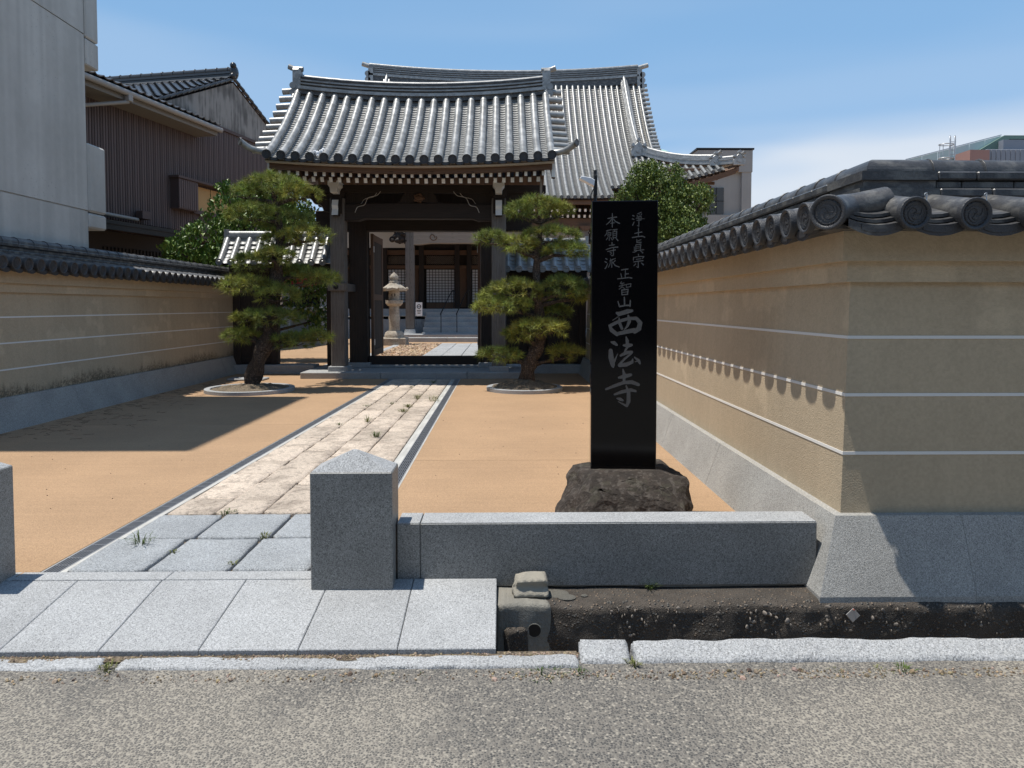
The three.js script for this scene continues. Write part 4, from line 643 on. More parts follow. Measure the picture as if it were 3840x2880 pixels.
// wings of the gate
function wing(label, x0, x1, top, open, boards) {
  const t = thing('gate_wing', label, 'wall'), eaveY = top - 0.72, z = -16.62;
  const roof = new THREE.Group(); roof.name = 'roof'; t.add(roof);
  const S = (k) => V(0, top - 0.16 - 0.56 * k + 0.05 * Math.sin(k * Math.PI) * -1, z + 0.12 + 0.5 * k);
  const n = Math.round((x1 - x0) / 0.26), sp = (x1 - x0) / n, rg = join([new THREE.CylinderGeometry(0.07, 0.07, 0.4, 12, 1, true).rotateX(Math.PI / 2)]), P = join([pan(sp - 0.07, 0.025, -0.16, 0.05, 0.02, 0.04, 0.02)]), ed = join([DISC.clone().scale(0.88, 0.88, 1)]);
  for (const f of [1, -1]) {
    for (let i = 0; i <= n; i++) for (let k = 0; k < 2; k++) { const a = S(k / 2), b = S((k + 1) / 2), m = put(roof, 'round_tile', rg, TILE[(i + k) % 3], x0 + i * sp, (a.y + b.y) / 2 + 0.05, z + f * ((a.z + b.z) / 2 - z)); m.rotation.set(f > 0 ? 0.84 : -0.84, 0, 0); }
    if (f > 0) for (let i = 0; i <= n; i++) put(roof, 'eave_disc', ed, TILE[3], x0 + i * sp, S(1).y + 0.04, S(1).z + 0.03);
    for (let i = 0; i < n; i++) for (let k = 0; k < 6; k++) { const a = S((k + 0.6) / 6), m = put(roof, 'flat_tile', P, TILE[(i * 3 + k) % 3], x0 + (i + 0.5) * sp, a.y - 0.01, z + f * (a.z - z), f > 0 ? 0 : Math.PI); if (f > 0) m.rotation.x = 0.75; else m.rotation.set(-0.75, Math.PI, 0, 'XYZ'); }
    part(roof, 'roof_boards', bar([V(x0, S(0).y - 0.06, z), V(x1, S(0).y - 0.06, z)], 0.1, 0.03), M.woodDark);
  }
  part(roof, 'roof_boards', quads([1, -1].map((f) => [[x0 - 0.05, S(0).y - 0.02, z + f * 0.1], [x1 + 0.05, S(0).y - 0.02, z + f * 0.1], [x1 + 0.05, S(1).y - 0.03, z + f * 0.6], [x0 - 0.05, S(1).y - 0.03, z + f * 0.6]])), M.woodDark);
  for (let k = 0; k < 4; k++) part(roof, 'ridge_course', bar([V(x0 - 0.05, top - 0.19 + k * 0.045, z), V(x1 + 0.02, top - 0.19 + k * 0.045, z)], k % 2 ? 0.26 : 0.32, 0.043), TILE[(k + 1) % 4]);
  part(roof, 'ridge_cap', cyl(0.075, 0.075, V(x0 - 0.06, top, z), V(x1 + 0.02, top, z), 12), TILE[0]);
  part(roof, 'ridge_end_tile', extr([[-0.2, -0.25], [0.2, -0.25], [0.13, -0.1], [0.13, 0.1], [-0.13, 0.1], [-0.13, -0.1]], 0.06, 0.006).rotateY(Math.PI / 2).translate(x0 < -3 ? x0 - 0.08 : x1 - 0.04, top, z), TILE[2]);
  part(t, 'top_beam', cbx(x1 - x0, 0.2, 0.2, 0.01, (x0 + x1) / 2, eaveY - 0.06, z), M.woodDarkX);
  for (const [a, b] of boards) { part(t, 'backing_panel', span(a, b, 0.2, eaveY - 0.16, z - 0.06, z - 0.03), M.woodDark); const m = Math.max(1, Math.round((b - a) / 0.24)), w = (b - a) / m; for (let i = 0; i < m; i++) part(t, 'wall_board', cbx(w - 0.008, eaveY - 0.36, 0.04, 0.004, a + (i + 0.5) * w, 0.2 + (eaveY - 0.36) / 2, z), M.woodDark); part(t, 'rail', cbx(b - a, 0.12, 0.09, 0.006, (a + b) / 2, 0.3, z), M.woodDarkX); part(t, 'rail', cbx(b - a, 0.11, 0.085, 0.006, (a + b) / 2, 1.35, z), M.woodDarkX); }
  for (const x of open) part(t, 'post', cbx(0.17, eaveY + 0.0 - 0.2, 0.17, 0.01, x, 0.2 + (eaveY - 0.2) / 2 - 0.07, z), M.woodDark);
}
wing('tiled side wall of the gate with an open doorway, behind the leaning pine', -6.3, -3.75, 3.22, [-5.28, -3.98, -6.15], [[-6.08, -5.36]]);
wing('tiled side wall of the gate closed with dark upright boards near the pillar', 0.12, 1.98, 3.07, [0.95, 1.88], [[0.1, 0.86], [1.04, 1.8]]);

// ================= main hall behind the gate =================
{
  const t = thing('temple_hall', 'large temple hall with steep silver tile roof and porch seen behind the gate', 'temple'), HC = 0.2;
  const HALLT = [0.86, 0.78, 0.92].map((k) => { const m = TILE[0].clone(); m.color = col(k); return m; });
  const roof = new THREE.Group(); roof.name = 'roof'; t.add(roof);
  const RD = 38, prof = (D) => { const u = RD - D; return 13.4 - 1.458 * u + 0.0656 * u * u; }, lift = (x) => 1.19 * Math.max(0, (Math.abs(x - HC) - 3.5) / 6.66) ** 2;
  const xsN = (a, b, n) => Array.from({ length: n + 1 }, (_, i) => a + (b - a) * i / n);
  const kill = (x) => Math.abs(x - HC) > 7.4;                    // outside the gable: only the skirt of the hip
  const topD = (x) => { const a = Math.abs(x - HC); return a <= 7.05 ? RD - 0.1 : 34 - (a - 6.2) * 0.7; }, P = (x, D) => V(x, prof(D) + lift(x) * ss(36, 31.2, D), -D);
  const sp = 0.292, rows = []; for (let x = HC - 10.2; x < HC + 10.2; x += sp) rows.push(x);
  const eaveD = (x) => x > -4.95 && x < 4.62 ? 30.6 : 31.3 + 0.3 * (1 - ss(4, 10, Math.abs(x - HC)));
  const f = (x, D) => { const a = P(x, D + 0.05), b = P(x, D - 0.05), z = b.sub(a).normalize(), X = V(1, 0, 0), Y = V().crossVectors(z, X).normalize(); return new THREE.Matrix4().makeBasis(X, Y, z).setPosition(P(x, D)); };
  const pans = [], pg = join([pan(0.2, 0.03, -0.15, 0.055, 0.0, 0.045, 0.016)]), dg = join([DISC.clone().scale(0.9, 0.9, 1)]);
  for (const x of rows) {
    const D0 = eaveD(x), D1 = topD(x); if (D1 - D0 < 0.4) continue;
    part(roof, 'round_tile_row', tube(xsN(0, 1, 14).map((k) => P(x, mix(D0, D1, k)).add(V(0, 0.04, 0))), 0.078, 16, 7), HALLT[Math.floor(R() * 3)]);
    const m = put(roof, 'eave_disc', dg, DARKTONES[2], x, P(x, D0).y + 0.03, -D0 + 0.02);
    for (let D = D0 + 0.03; D < D1; D += 0.105) pans.push(f(x + sp / 2, D).multiply(new THREE.Matrix4().makeTranslation(0, -0.045, 0)));
  }
  many(roof, 'flat_tiles', pg, HALLT[2], pans);
  { const q = []; const xs2 = xsN(HC - 10.3, HC + 10.3, 40); for (let i = 0; i < 40; i++) { const xm = (xs2[i] + xs2[i + 1]) / 2, a = eaveD(xm), b = Math.max(a + 0.1, topD(xm)); for (let k = 0; k < 10; k++) { const Q = (x, kk) => P(x, mix(a, b, kk / 10)).add(V(0, -0.1, 0)); q.push([Q(xs2[i], k), Q(xs2[i + 1], k), Q(xs2[i + 1], k + 1), Q(xs2[i], k + 1)]); const W = (x, kk) => { const v = Q(x, kk); v.z = -2 * RD - v.z; return v; }; q.push([W(xs2[i], k), W(xs2[i + 1], k), W(xs2[i + 1], k + 1), W(xs2[i], k + 1)]); } } part(roof, 'roof_boards', quads(q), M.woodBrown); }
  // skirt on the sides and gable walls
  for (const s of [-1, 1]) {
    const c = P(HC + s * 10.3, 31.3), h = P(HC + s * 7.2, 33.4), ce = V(c.x, c.y, -2 * RD - c.z), he = V(h.x, h.y + 0.4, -2 * RD - h.z);
    part(roof, 'side_skirt', quads([[c, h.clone().add(V(0, 0.2, 0)), he, ce]]), TILE[1]);
    const gx = HC + s * 6.9; part(roof, 'gable_wall', quads([[V(gx, 8.2, -33.6), V(gx, prof(RD) - 0.2, -RD), V(gx, 8.2, -2 * RD + 33.6)]]), M.plaster);
    const vt = join([new THREE.CylinderGeometry(0.08, 0.08, 0.5, 10).rotateZ(Math.PI / 2)]);
    for (let k = 0; k < 19; k++) { const D = RD - 0.15 - k * 0.22, v = P(HC + s * 7.2, D); put(roof, 'verge_tile', vt, TILE[k % 3], v.x, v.y + 0.02, v.z); }
    // descending ridge and hip ridges
    const dp = xsN(0, 1, 8).map((k) => P(HC + s * (6.22 + 0.06 * k), mix(RD, 34.1, k)).add(V(0, 0.05, 0)));
    for (let k = 0; k < 4; k++) part(roof, 'descending_ridge_course', bar(dp, k % 2 ? 0.3 : 0.36, 0.1, k * 0.1), TILE[(k * 2) % 4]);
    part(roof, 'descending_ridge_cap', tube(dp.map((v) => v.clone().add(V(0, 0.45, 0))), 0.09, 16, 8), TILE[0]);
    const crest = (x, y, z, sc) => { const g = part(roof, 'ridge_end_tile', [extr([[-0.3, -0.35], [0.3, -0.35], [0.34, -0.1], [0.2, 0.12], [0, 0.3], [-0.2, 0.12], [-0.34, -0.1]].reverse(), 0.14, 0.02), new THREE.CylinderGeometry(0.12, 0.12, 0.06, 14).rotateX(Math.PI / 2).translate(0, -0.1, 0.17), ...[-1, 0, 1].map((k) => new THREE.CylinderGeometry(0.08, 0.08, 0.34, 10).rotateX(Math.PI / 2).translate(k * 0.27, 0.2 + (k ? -0.06 : 0.2), 0.12))], TILE[2]); g.position.set(x, y, z); g.scale.setScalar(sc); };
    crest(dp[8].x, dp[8].y + 0.2, dp[8].z + 0.1, 1);
    const hip = (a, b, n, y) => { const pts = xsN(0, 1, 8).map((k) => V(mix(dp[8].x, c.x - s * 0.1, mix(a, b, k)), 0, mix(dp[8].z, -31.4, mix(a, b, k)))).map((v) => { v.y = P(v.x, -v.z).y + 0.05 + y; return v; }); for (let k = 0; k < n; k++) part(roof, 'hip_ridge_course', bar(pts, k % 2 ? 0.26 : 0.32, 0.09, k * 0.09), TILE[(k * 2) % 4]); part(roof, 'hip_ridge_cap', tube([...pts.map((v) => v.clone().add(V(0, n * 0.09 + 0.03, 0))), pts[8].clone().add(V(s * 0.25, n * 0.09 + 0.2, 0.2))], 0.085, 16, 8), TILE[0]); crest(pts[8].x, pts[8].y + 0.18, pts[8].z + 0.1, 0.75); };
    hip(0, 0.78, 4, 0); hip(0.78, 1, 3, -0.05);
    part(roof, 'corner_rafter', bar([V(HC + s * 6.5, 6.6, -35), V(c.x - s * 0.1, c.y - 0.3, c.z - 0.1)], 0.25, 0.3), M.woodBrown);
  }
  const rl = (dy) => xsN(HC - 7.15, HC + 7.0, 20).map((x) => V(x, 13.3 + dy + 0.36 * ((x - HC) / 7.3) ** 2, -RD));
  part(roof, 'ridge_course', bar(rl(0), 0.6, 0.1), TILE[0]);
  for (let k = 0; k < 8; k++) part(roof, 'ridge_course', bar(rl(0.1 + k * 0.052), k % 2 ? 0.42 : 0.5, 0.052), k % 2 ? DARKTONES[0] : TILE[3]);
  part(roof, 'ridge_course', bar(rl(-0.35), 0.5, 0.35), DARKTONES[0]);
  part(roof, 'ridge_cap', tube(rl(0.6), 0.11, 40, 8), TILE[0]);
  for (const s of [-1, 1]) { const x = HC + s * 7.05; part(roof, 'ridge_end_tile', [bx(0.25, 1.2, 0.6, 0, 0.2, 0), ...[0, 1, 2].map((k) => new THREE.CylinderGeometry(0.15, 0.15, 0.4, 10).rotateX(Math.PI / 2).translate(s * 0.16, 0.5 - k * 0.3, 0.1)), new THREE.CylinderGeometry(0.12, 0.12, 0.7, 10).rotateZ(Math.PI / 2 + s * 0.3).translate(s * 0.15, 0.98, 0)], TILE[2]).position.set(x, 13.22, -RD); }
  // eaves: boards, rafters with white ends
  part(t, 'eave_board', bar(xsN(-4.9, 4.6, 8).map((x) => V(x, prof(30.7) - 0.32, -30.75)), 0.15, 0.2), M.woodBrownX);
  for (const s of [-1, 1]) part(t, 'eave_board', bar(xsN(4.6, 10.2, 10).map((k) => P(HC + s * (k - 0.1), 31.4).add(V(0, -0.4, 0))), 0.15, 0.22), M.woodBrownX);
  const rg = join([cbx(0.1, 0.13, 2.6, 0.006, 0, 0, -1.3)]), re = join([cbx(0.096, 0.125, 0.014, 0.003, 0, 0, 0.005)]);
  for (let x = -4.7; x < 4.6; x += 0.245) for (const [y, d, o] of [[5.72, 30.95, 0], [5.5, 31.25, 0]]) { const m = put(t, 'rafter', rg, M.woodBrown, x + o, y, -d); m.rotation.x = 0.3; put(m, 'rafter_end', re, M.chalk, 0, 0, 0); }
  for (let x = 4.9; x < 10; x += 0.3) { const m = put(t, 'rafter', rg, M.woodBrown, x, 6.55 + lift(x) * 0.9, -31.6); m.rotation.x = 0.25; put(m, 'rafter_end', re, M.chalk, 0, 0, 0); }
  for (let z = -32; z > -44; z -= 0.5) { const m = put(t, 'side_rafter', rg, M.woodBrown, 10.0, 7.1 + 0.6 * ss(-35, -31.5, z), z, Math.PI / 2); m.rotation.set(0, Math.PI / 2, -0.12, 'XYZ'); }
  // body: plinth, steps, columns, beam, doors
  part(t, 'plinth', span(-9, 9.2, -0.2, 0.95, -44, -32.6), M.granite);
  part(t, 'veranda', span(-8.6, 8.8, 1.2, 1.42, -44, -33.6), M.woodPaleX); part(t, 'veranda_edge', span(-8.6, 8.8, 1.1, 1.44, -33.6, -33.45), M.granite);
  for (let i = 0; i < 5; i++) part(t, 'step', cbx(6.6, 0.28, 0.6, 0.012, -0.2, 0.26 + i * 0.225, -31.4 - i * 0.42), M.granite);
  part(t, 'porch_plinth', cbx(9.2, 0.5, 2.6, 0.02, -0.2, 0.1, -31.9), M.granite);
  for (const x of [-4.05, 3.65]) { part(t, 'column_base', [new THREE.CylinderGeometry(0.3, 0.36, 0.2, 4).rotateY(Math.PI / 4).translate(x, 0.45, -31.5)], M.granite); part(t, 'porch_column', cbx(0.38, 4.5, 0.38, 0.03, x, 2.8, -31.5), M.woodGrey); }
  const kr = [[-3.9, 0], [-3.4, 0], [-2.95, 0.06], [2.95, 0.06], [3.4, 0], [3.9, 0], [3.9, 0.55], [-3.9, 0.55]];
  part(t, 'rainbow_beam', extr(kr, 0.3, 0.02).translate(-0.2, 4.27, -31.65), M.woodPaleX);
  for (const k of [0, 1]) part(t, 'beam_scroll', tube(Array.from({ length: 16 }, (_, i) => { const a = i * 0.55, r = 0.16 - i * 0.007; return V((k ? 2.9 : -3.1) + (k ? -1 : 1) * Math.cos(a) * r + (k ? -1 : 1) * i * 0.015, 4.55 + Math.sin(a) * r, -31.32); }), 0.018, 40, 5), M.woodBrown);
  for (const s of [-1, 1]) { const x = s < 0 ? -4.5 : 4.1; part(t, 'carved_head', [new THREE.SphereGeometry(0.26, 12, 10).scale(1.3, 1, 0.8), ...Array.from({ length: 22 }, () => new THREE.SphereGeometry(rr(0.05, 0.1), 8, 6).translate(rr(-0.3, 0.3), rr(-0.22, 0.22), rr(0.1, 0.24))), new THREE.TorusGeometry(0.1, 0.04, 6, 12).translate(s * 0.32, -0.08, 0.05)], M.woodDark).position.set(x, 4.58, -31.5); }
  part(t, 'porch_header', cbx(9.0, 0.5, 0.3, 0.02, -0.2, 5.2, -31.6), M.woodBrownX);
  for (let i = 0; i < 7; i++) part(t, 'bracket', extr([[-0.14, 0], [0.14, 0], [0.3, 0.18], [-0.3, 0.18]], 0.2).translate(-4.0 + i * 1.28, 4.9, -31.4), i % 2 ? M.chalk : M.woodBrown);
  part(t, 'front_wall', span(-8.2, 8.4, 1.42, 7.5, -36.4, -36.2), M.woodDark);
  part(t, 'side_wall', span(8.2, 8.4, 1.42, 7.4, -44, -36.2), M.woodDark);
  part(t, 'plaster_panel', span(-8.2, -4.4, 4.35, 5.1, -34.2, -34.1), M.plaster); part(t, 'plaster_panel', span(3.9, 8.4, 4.35, 5.1, -34.2, -34.1), M.plaster);
  part(t, 'tie_rail', span(-8.2, 8.4, 4.15, 4.38, -36.1, -35.95), M.woodBrownX); part(t, 'tie_rail', span(-8.2, 8.4, 3.45, 3.62, -36.1, -35.95), M.woodBrownX);
  for (const x of [-5.9, -4.65, -4.05, -2.25, -1.65, 0.9, 2.0, 3.9, 6.2]) part(t, 'column', cbx(0.24, 4.2, 0.24, 0.02, x, 3.5, -36.0), M.woodDark);
  for (const [x0, x1] of [[-5.75, -4.75], [-3.82, -2.4], [-1.5, 0.75], [2.1, 3.8], [4.0, 6.1]]) {
    const s = new THREE.Group(); s.name = 'paper_screen'; t.add(s);
    part(s, 'paper', span(x0, x1, 1.75, 3.42, -36.14, -36.12), M.paper);
    const g = [], n = Math.round((x1 - x0) / 0.16); for (let i = 0; i <= n; i++) g.push(span(mix(x0, x1, i / n) - 0.012, mix(x0, x1, i / n) + 0.012, 1.75, 3.42, -36.1, -36.075)); for (let j = 0; j <= 12; j++) g.push(span(x0, x1, 1.75 + j * 0.139 - 0.012, 1.75 + j * 0.139 + 0.012, -36.097, -36.073));
    part(s, 'lattice', g, M.woodDark); part(s, 'kick_board', span(x0, x1, 1.46, 1.74, -36.14, -36.06), M.woodBrown);
    const h = []; for (let k = -4; k < (x1 - x0) / 0.1; k++) for (const d of [1, -1]) { const a = x0 + k * 0.1, b = a + 0.42, A = Math.max(a, x0), B = Math.min(b, x1); if (B - A < 0.05) continue; const ya = d > 0 ? mix(3.68, 4.1, (A - a) / 0.42) : mix(4.1, 3.68, (A - a) / 0.42), yb = d > 0 ? mix(3.68, 4.1, (B - a) / 0.42) : mix(4.1, 3.68, (B - a) / 0.42); h.push(cyl(0.008, 0.008, V(A, ya, -36.08), V(B, yb, -36.08), 4)); }
    part(s, 'transom_lattice', h, M.woodPale);
  }
  for (const [x0, x1] of [[-4.5, -4.2], [-2.15, -1.75], [1.0, 1.9]]) part(t, 'wall_panel', cbx(x1 - x0, 2.0, 0.05, 0.01, (x0 + x1) / 2, 2.5, -36.05), M.woodBrown);
}
for (const [x, l] of [[-2.6, 'thin dark handrail climbing the hall steps nearer the porch column'], [-1.9, 'thin dark handrail climbing the middle of the hall steps']]) {
  const h = thing('handrail', l, 'handrail', x, 0, 0);
  part(h, 'rail', tube([V(-0.1, 1.2, -31.2), V(-0.05, 1.35, -31.5), V(0.3, 2.3, -33.4), V(0.35, 2.3, -33.6)], 0.025, 16, 6), M.iron);
  part(h, 'stanchion', cyl(0.02, 0.02, V(-0.08, 0.3, -31.3), V(-0.08, 1.25, -31.3), 6), M.iron); part(h, 'stanchion', cyl(0.02, 0.02, V(0.33, 1.3, -33.5), V(0.33, 2.3, -33.5), 6), M.iron);
}
{
  const n = thing('notice_board', 'small white notice board with a round emblem beside the porch column', 'sign', -3.62, 0.72, -31.1); n.scale.setScalar(0.62);
  for (const x of [-0.2, 0.2]) part(n, 'leg', cyl(0.015, 0.015, V(x, 0, 0), V(x, 1.6, -0.08), 6), M.iron);
  part(n, 'board', cbx(0.46, 0.95, 0.03, 0.004, 0, 1.15, 0), M.white);
  part(n, 'emblem', [new THREE.TorusGeometry(0.13, 0.025, 6, 20).translate(0, 1.33, 0.02), bx(0.2, 0.03, 0.01, 0, 1.33, 0.018)], M.black);
  part(n, 'lettering', [0, 1, 2].map((k) => bx(0.3 - k * 0.05, 0.04, 0.008, 0, 1.05 - k * 0.1, 0.018)), M.black);
}
// stone lantern
{
  const t = thing('stone_lantern', 'weathered stone lantern with mushroom cap standing in the temple yard', 'lantern', -3.99, 0.12, -26.4), lm = mat({ map: at(T.pink, 1.6), roughness: 0.95, color: col(0.78, 0.8, 0.78), bumpMap: at(T.roughBump, 0.6), bumpScale: 0.02 });
  const lathe = (p, n = 24) => new THREE.LatheGeometry(p.map((a) => new THREE.Vector2(...a)), n), hex = (r, y0, y1, r2 = r) => new THREE.CylinderGeometry(r2, r, y1 - y0, 6).translate(0, (y0 + y1) / 2, 0);
  part(t, 'base', [cbx(0.96, 0.3, 0.96, 0.03, 0, 0.13, 0)], lm);
  part(t, 'foot', lathe([[0.36, 0.26], [0.37, 0.36], [0.33, 0.47], [0.24, 0.53]]), lm);
  part(t, 'shaft', lathe([[0.2, 0.5], [0.195, 0.9], [0.215, 1.0], [0.19, 1.1], [0.185, 1.46]]), lm);
  part(t, 'platform', [hex(0.24, 1.44, 1.54, 0.34), hex(0.34, 1.535, 1.66)], lm);
  part(t, 'fire_box', hex(0.22, 1.655, 2.02), lm);
  part(t, 'fire_opening', [new THREE.CylinderGeometry(0.075, 0.075, 0.03, 14).rotateX(Math.PI / 2).translate(0, 1.85, 0.185)], M.black);
  const roof = []; for (let k = 0; k < 6; k++) { const a = k * Math.PI / 3, b = a + Math.PI / 3, A = (r, y, q) => V(Math.cos(q) * r, y, Math.sin(q) * r), m = (a + b) / 2; roof.push([A(0.5, 2.06, a), A(0.16, 2.3, a), A(0.16, 2.3, b), A(0.38, 2.12, m)], [A(0.38, 2.12, m), A(0.16, 2.3, b), A(0.5, 2.06, b)], [A(0.5, 2.06, a), A(0.38, 2.12, m), A(0.36, 2.03, m), A(0.47, 1.99, a)], [A(0.38, 2.12, m), A(0.5, 2.06, b), A(0.47, 1.99, b), A(0.36, 2.03, m)], [A(0.47, 1.99, a), A(0.36, 2.03, m), V(0, 2.01, 0)], [A(0.36, 2.03, m), A(0.47, 1.99, b), V(0, 2.01, 0)]); }
  const rf = part(t, 'roof', quads(roof), lm);
  for (let k = 0; k < 6; k++) part(rf, 'curled_tip', [new THREE.SphereGeometry(0.055, 10, 8)], lm).position.set(Math.cos(k * Math.PI / 3) * 0.48, 2.09, Math.sin(k * Math.PI / 3) * 0.48);
  part(t, 'jewel', lathe([[0.16, 2.29], [0.17, 2.36], [0.12, 2.4], [0.16, 2.45], [0.165, 2.53], [0.12, 2.6], [0.04, 2.66], [0, 2.71]]), lm);
}
// ================= neighbours =================
{
  const b = thing('concrete_building', 'tall pale concrete building with grooved streaked wall above the plaster wall', 'building'), x = -6.85, H = 13.4, D0 = 7.7, D1 = 11.92;
  const yg = [0, 3.12, 6.0, 9.2, H];
  for (let i = 0; i + 1 < yg.length; i++) part(b, 'wall_panel', span(x - 9, x, yg[i] + (i ? 0.02 : 0), yg[i + 1], -D1, -D0), M.concrete);
  part(b, 'core', span(x - 8.9, x - 0.025, 0, H - 0.02, -D1 + 0.03, -D0 - 0.03), M.concrete);
  for (const [y0, y1] of [[5.52, 5.95], [5.97, 9.2], [9.22, H]]) part(b, 'upper_fin', cbx(1.0, y1 - y0, 0.36, 0.02, x - 0.47, (y0 + y1) / 2, -D1 - 0.19), M.concrete);
  for (const [y0, y1] of [[2.85, 3.10], [3.12, 4.25]]) part(b, 'balcony_parapet', cbx(1.0, y1 - y0, 0.5, 0.03, x - 0.47, (y0 + y1) / 2, -D1 - 0.26), M.concrete);
  // house with brown siding, its long wall turned twelve degrees; local +x faces the court, -z runs away along the wall
  const h = thing('timber_house', 'old house with brown vertical siding, grey gable and tiled roof beyond the concrete building', 'house', -10.6, 0, -18.02); h.rotation.y = -0.2174;
  const W = 10.6, eY = 6.92, z0 = 2, ga = -6.66, gy = 9.14, gl = -3.1, ge = 7.5, gr = -10.4, pale = mat({ color: col(0.36, 0.33, 0.3), roughness: 0.6 });
  part(h, 'wall_core', [span(-7, -0.03, 3.66, eY, z0, -3.2), span(-7, -0.03, 3.66, ge, -3.2, -W)], M.sidingB); part(h, 'lower_wall', span(-7, -0.7, 0, 3.64, z0, -W), M.lowerWall);
  const bg = join([cbx(0.07, eY - 3.85, 0.075, 0.014, 0, (eY + 3.85) / 2, 0)]), bgT = join([cbx(0.07, ge - 3.85, 0.075, 0.014, 0, (ge + 3.85) / 2, 0)]);
  for (let z = z0, i = 0; z > -W; z -= 0.094, i++) put(h, 'siding_batten', z < -4.95 ? bgT : bg, i % 3 ? M.siding : M.sidingB, -0.02, 0, z);
  const bg2 = join([cbx(0.06, 3.2, 0.06, 0.01, 0, 1.6, 0)]); for (let z = -1.6; z > -6.4; z -= 0.14) put(h, 'lower_batten', bg2, M.lowerWall, -0.68, 0, z);
  part(h, 'lean_to_roof', [span(0.0, 0.55, 3.66, 3.76, z0, -3.6), span(0.42, 0.52, 3.52, 3.66, z0, -3.6)], M.iron);
  part(h, 'pipe', cyl(0.05, 0.05, V(0.15, 4.0, z0), V(0.15, 3.94, -1.9), 8), pale);
  part(h, 'meter_box', cbx(0.22, 0.22, 0.36, 0.01, 0.18, 4.08, -2.1), M.sidingB);
  part(h, 'soffit', [span(-0.2, 0.72, eY - 0.06, eY + 0.02, z0, -4.75), span(0.68, 0.74, eY + 0.02, eY + 0.16, z0, -4.75)], M.houseTrim);
  part(h, 'gutter', [new THREE.CylinderGeometry(0.08, 0.08, 6.8, 10).rotateX(Math.PI / 2).translate(0.82, eY + 0.12, -1.4)], pale);
  part(h, 'downpipe', [cbx(0.14, 0.22, 0.16, 0.01, 0.82, eY + 0.02, -0.85), cyl(0.05, 0.05, V(0.82, eY - 0.1, -0.85), V(0.1, eY - 0.45, 0.2), 8)], pale);
  part(h, 'gable_wall', extr([[-gl, ge], [-ga, gy], [-gr, ge]].reverse(), 0.1).rotateY(Math.PI / 2).translate(-0.05, -0.02, 0), M.gable);
  part(h, 'gable_rail', span(0.0, 0.07, ge - 0.12, ge - 0.02, -5.0, -W), M.sidingB);
  const gt = [0.06, 0.045, 0.075].map((k) => mat({ color: col(k, k * 1.02, k * 1.06), roughness: 0.26, metalness: 0.15 })), wave = join([pan(0.28, 0.05, -0.17, 0.16, 0.015, 0.075, 0.03)]);
  const slope = (k) => [ga + (gl - ga + 0.3) * k, gy + 0.1 - (gy - ge + 0.14) * k], tilt = Math.atan2(gy - ge + 0.14, gl - ga + 0.3);
  for (let c = 0; c < 24; c++) for (let r = 0; r < 12; r++) { const [z, y] = slope((r + 0.5) / 12), m = put(h, 'pantile', wave, gt[(c + r) % 3], -0.02 - c * 0.28, y, z); m.rotation.x = tilt; }
  part(h, 'roof_boards', quads([[[0.08, slope(0)[1] - 0.07, ga], [-6.9, slope(0)[1] - 0.07, ga], [-6.9, slope(1)[1] - 0.07, slope(1)[0]], [0.08, slope(1)[1] - 0.07, slope(1)[0]]], [[0.08, slope(0)[1] - 0.07, ga], [-6.9, slope(0)[1] - 0.07, ga], [-6.9, ge - 0.2, gr - 0.4], [0.08, ge - 0.2, gr - 0.4]]]), M.sidingB);
  const vg = join([cyl(0.06, 0.06, V(0, 0, 0.16), V(0, 0.03, -0.16), 8)]);
  for (let r = 0; r < 14; r++) { const k = (r + 0.5) / 14; put(h, 'verge_tile', vg, gt[r % 3], 0.1, gy + 0.1 - (gy - ge + 0.1) * k, ga + (gr - ga) * k).rotation.x = -0.42; put(h, 'verge_tile', vg, gt[r % 3], 0.1, slope(k)[1], slope(k)[0]).rotation.x = 0.42; }
  for (let c = 0; c < 24; c++) for (let r = 0; r < 3; r++) { const m = put(h, 'front_pantile', wave, gt[(c + r * 2) % 3], 0, 0, 0); m.rotation.order = 'ZYX'; m.rotation.set(0, Math.PI / 2, -0.36); m.position.set(0.68 - r * 0.3, eY + 0.24 + r * 0.115, z0 - 0.15 - c * 0.28); }
  part(h, 'front_roof_boards', quads([[[0.8, eY + 0.16, z0], [0.8, eY + 0.16, -4.75], [-2.2, eY + 1.28, -4.75], [-2.2, eY + 1.28, z0]]]), gt[1]);
  for (let k = 0; k < 3; k++) part(h, 'ridge_course', span(0.05, -6.8, gy + 0.1 + k * 0.08, gy + 0.17 + k * 0.08, ga - 0.15 + (k % 2) * 0.03, ga + 0.15 - (k % 2) * 0.03), k === 0 ? pale : gt[k]);
  part(h, 'ridge_cap', cyl(0.1, 0.1, V(0.08, gy + 0.4, ga), V(-6.8, gy + 0.4, ga), 10), gt[0]);
  for (let k = 0; k < 16; k++) part(h, 'ridge_band', [new THREE.TorusGeometry(0.105, 0.02, 6, 12).rotateY(Math.PI / 2)], gt[2]).position.set(-0.1 - k * 0.42, gy + 0.4, ga);
  part(h, 'ridge_end_tile', [new THREE.SphereGeometry(0.19, 10, 8).scale(0.6, 1.3, 1), new THREE.SphereGeometry(0.11, 8, 6).translate(0.02, 0.2, 0.1), new THREE.SphereGeometry(0.11, 8, 6).translate(0.02, -0.16, 0.14)], gt[1]).position.set(0.12, gy + 0.32, ga);
  const wz = -3.43; part(h, 'shutter_box', [span(0.02, 0.3, 4.46, 5.36, wz, wz - 0.92), span(0.0, 0.36, 5.36, 5.43, wz + 0.06, wz - 2.9)], M.sidingB);
  for (let k = 0; k < 9; k++) part(h, 'shutter_batten', cbx(0.02, 0.86, 0.08, 0.006, 0.31, 4.91, wz - 0.05 - k * 0.1), M.siding);
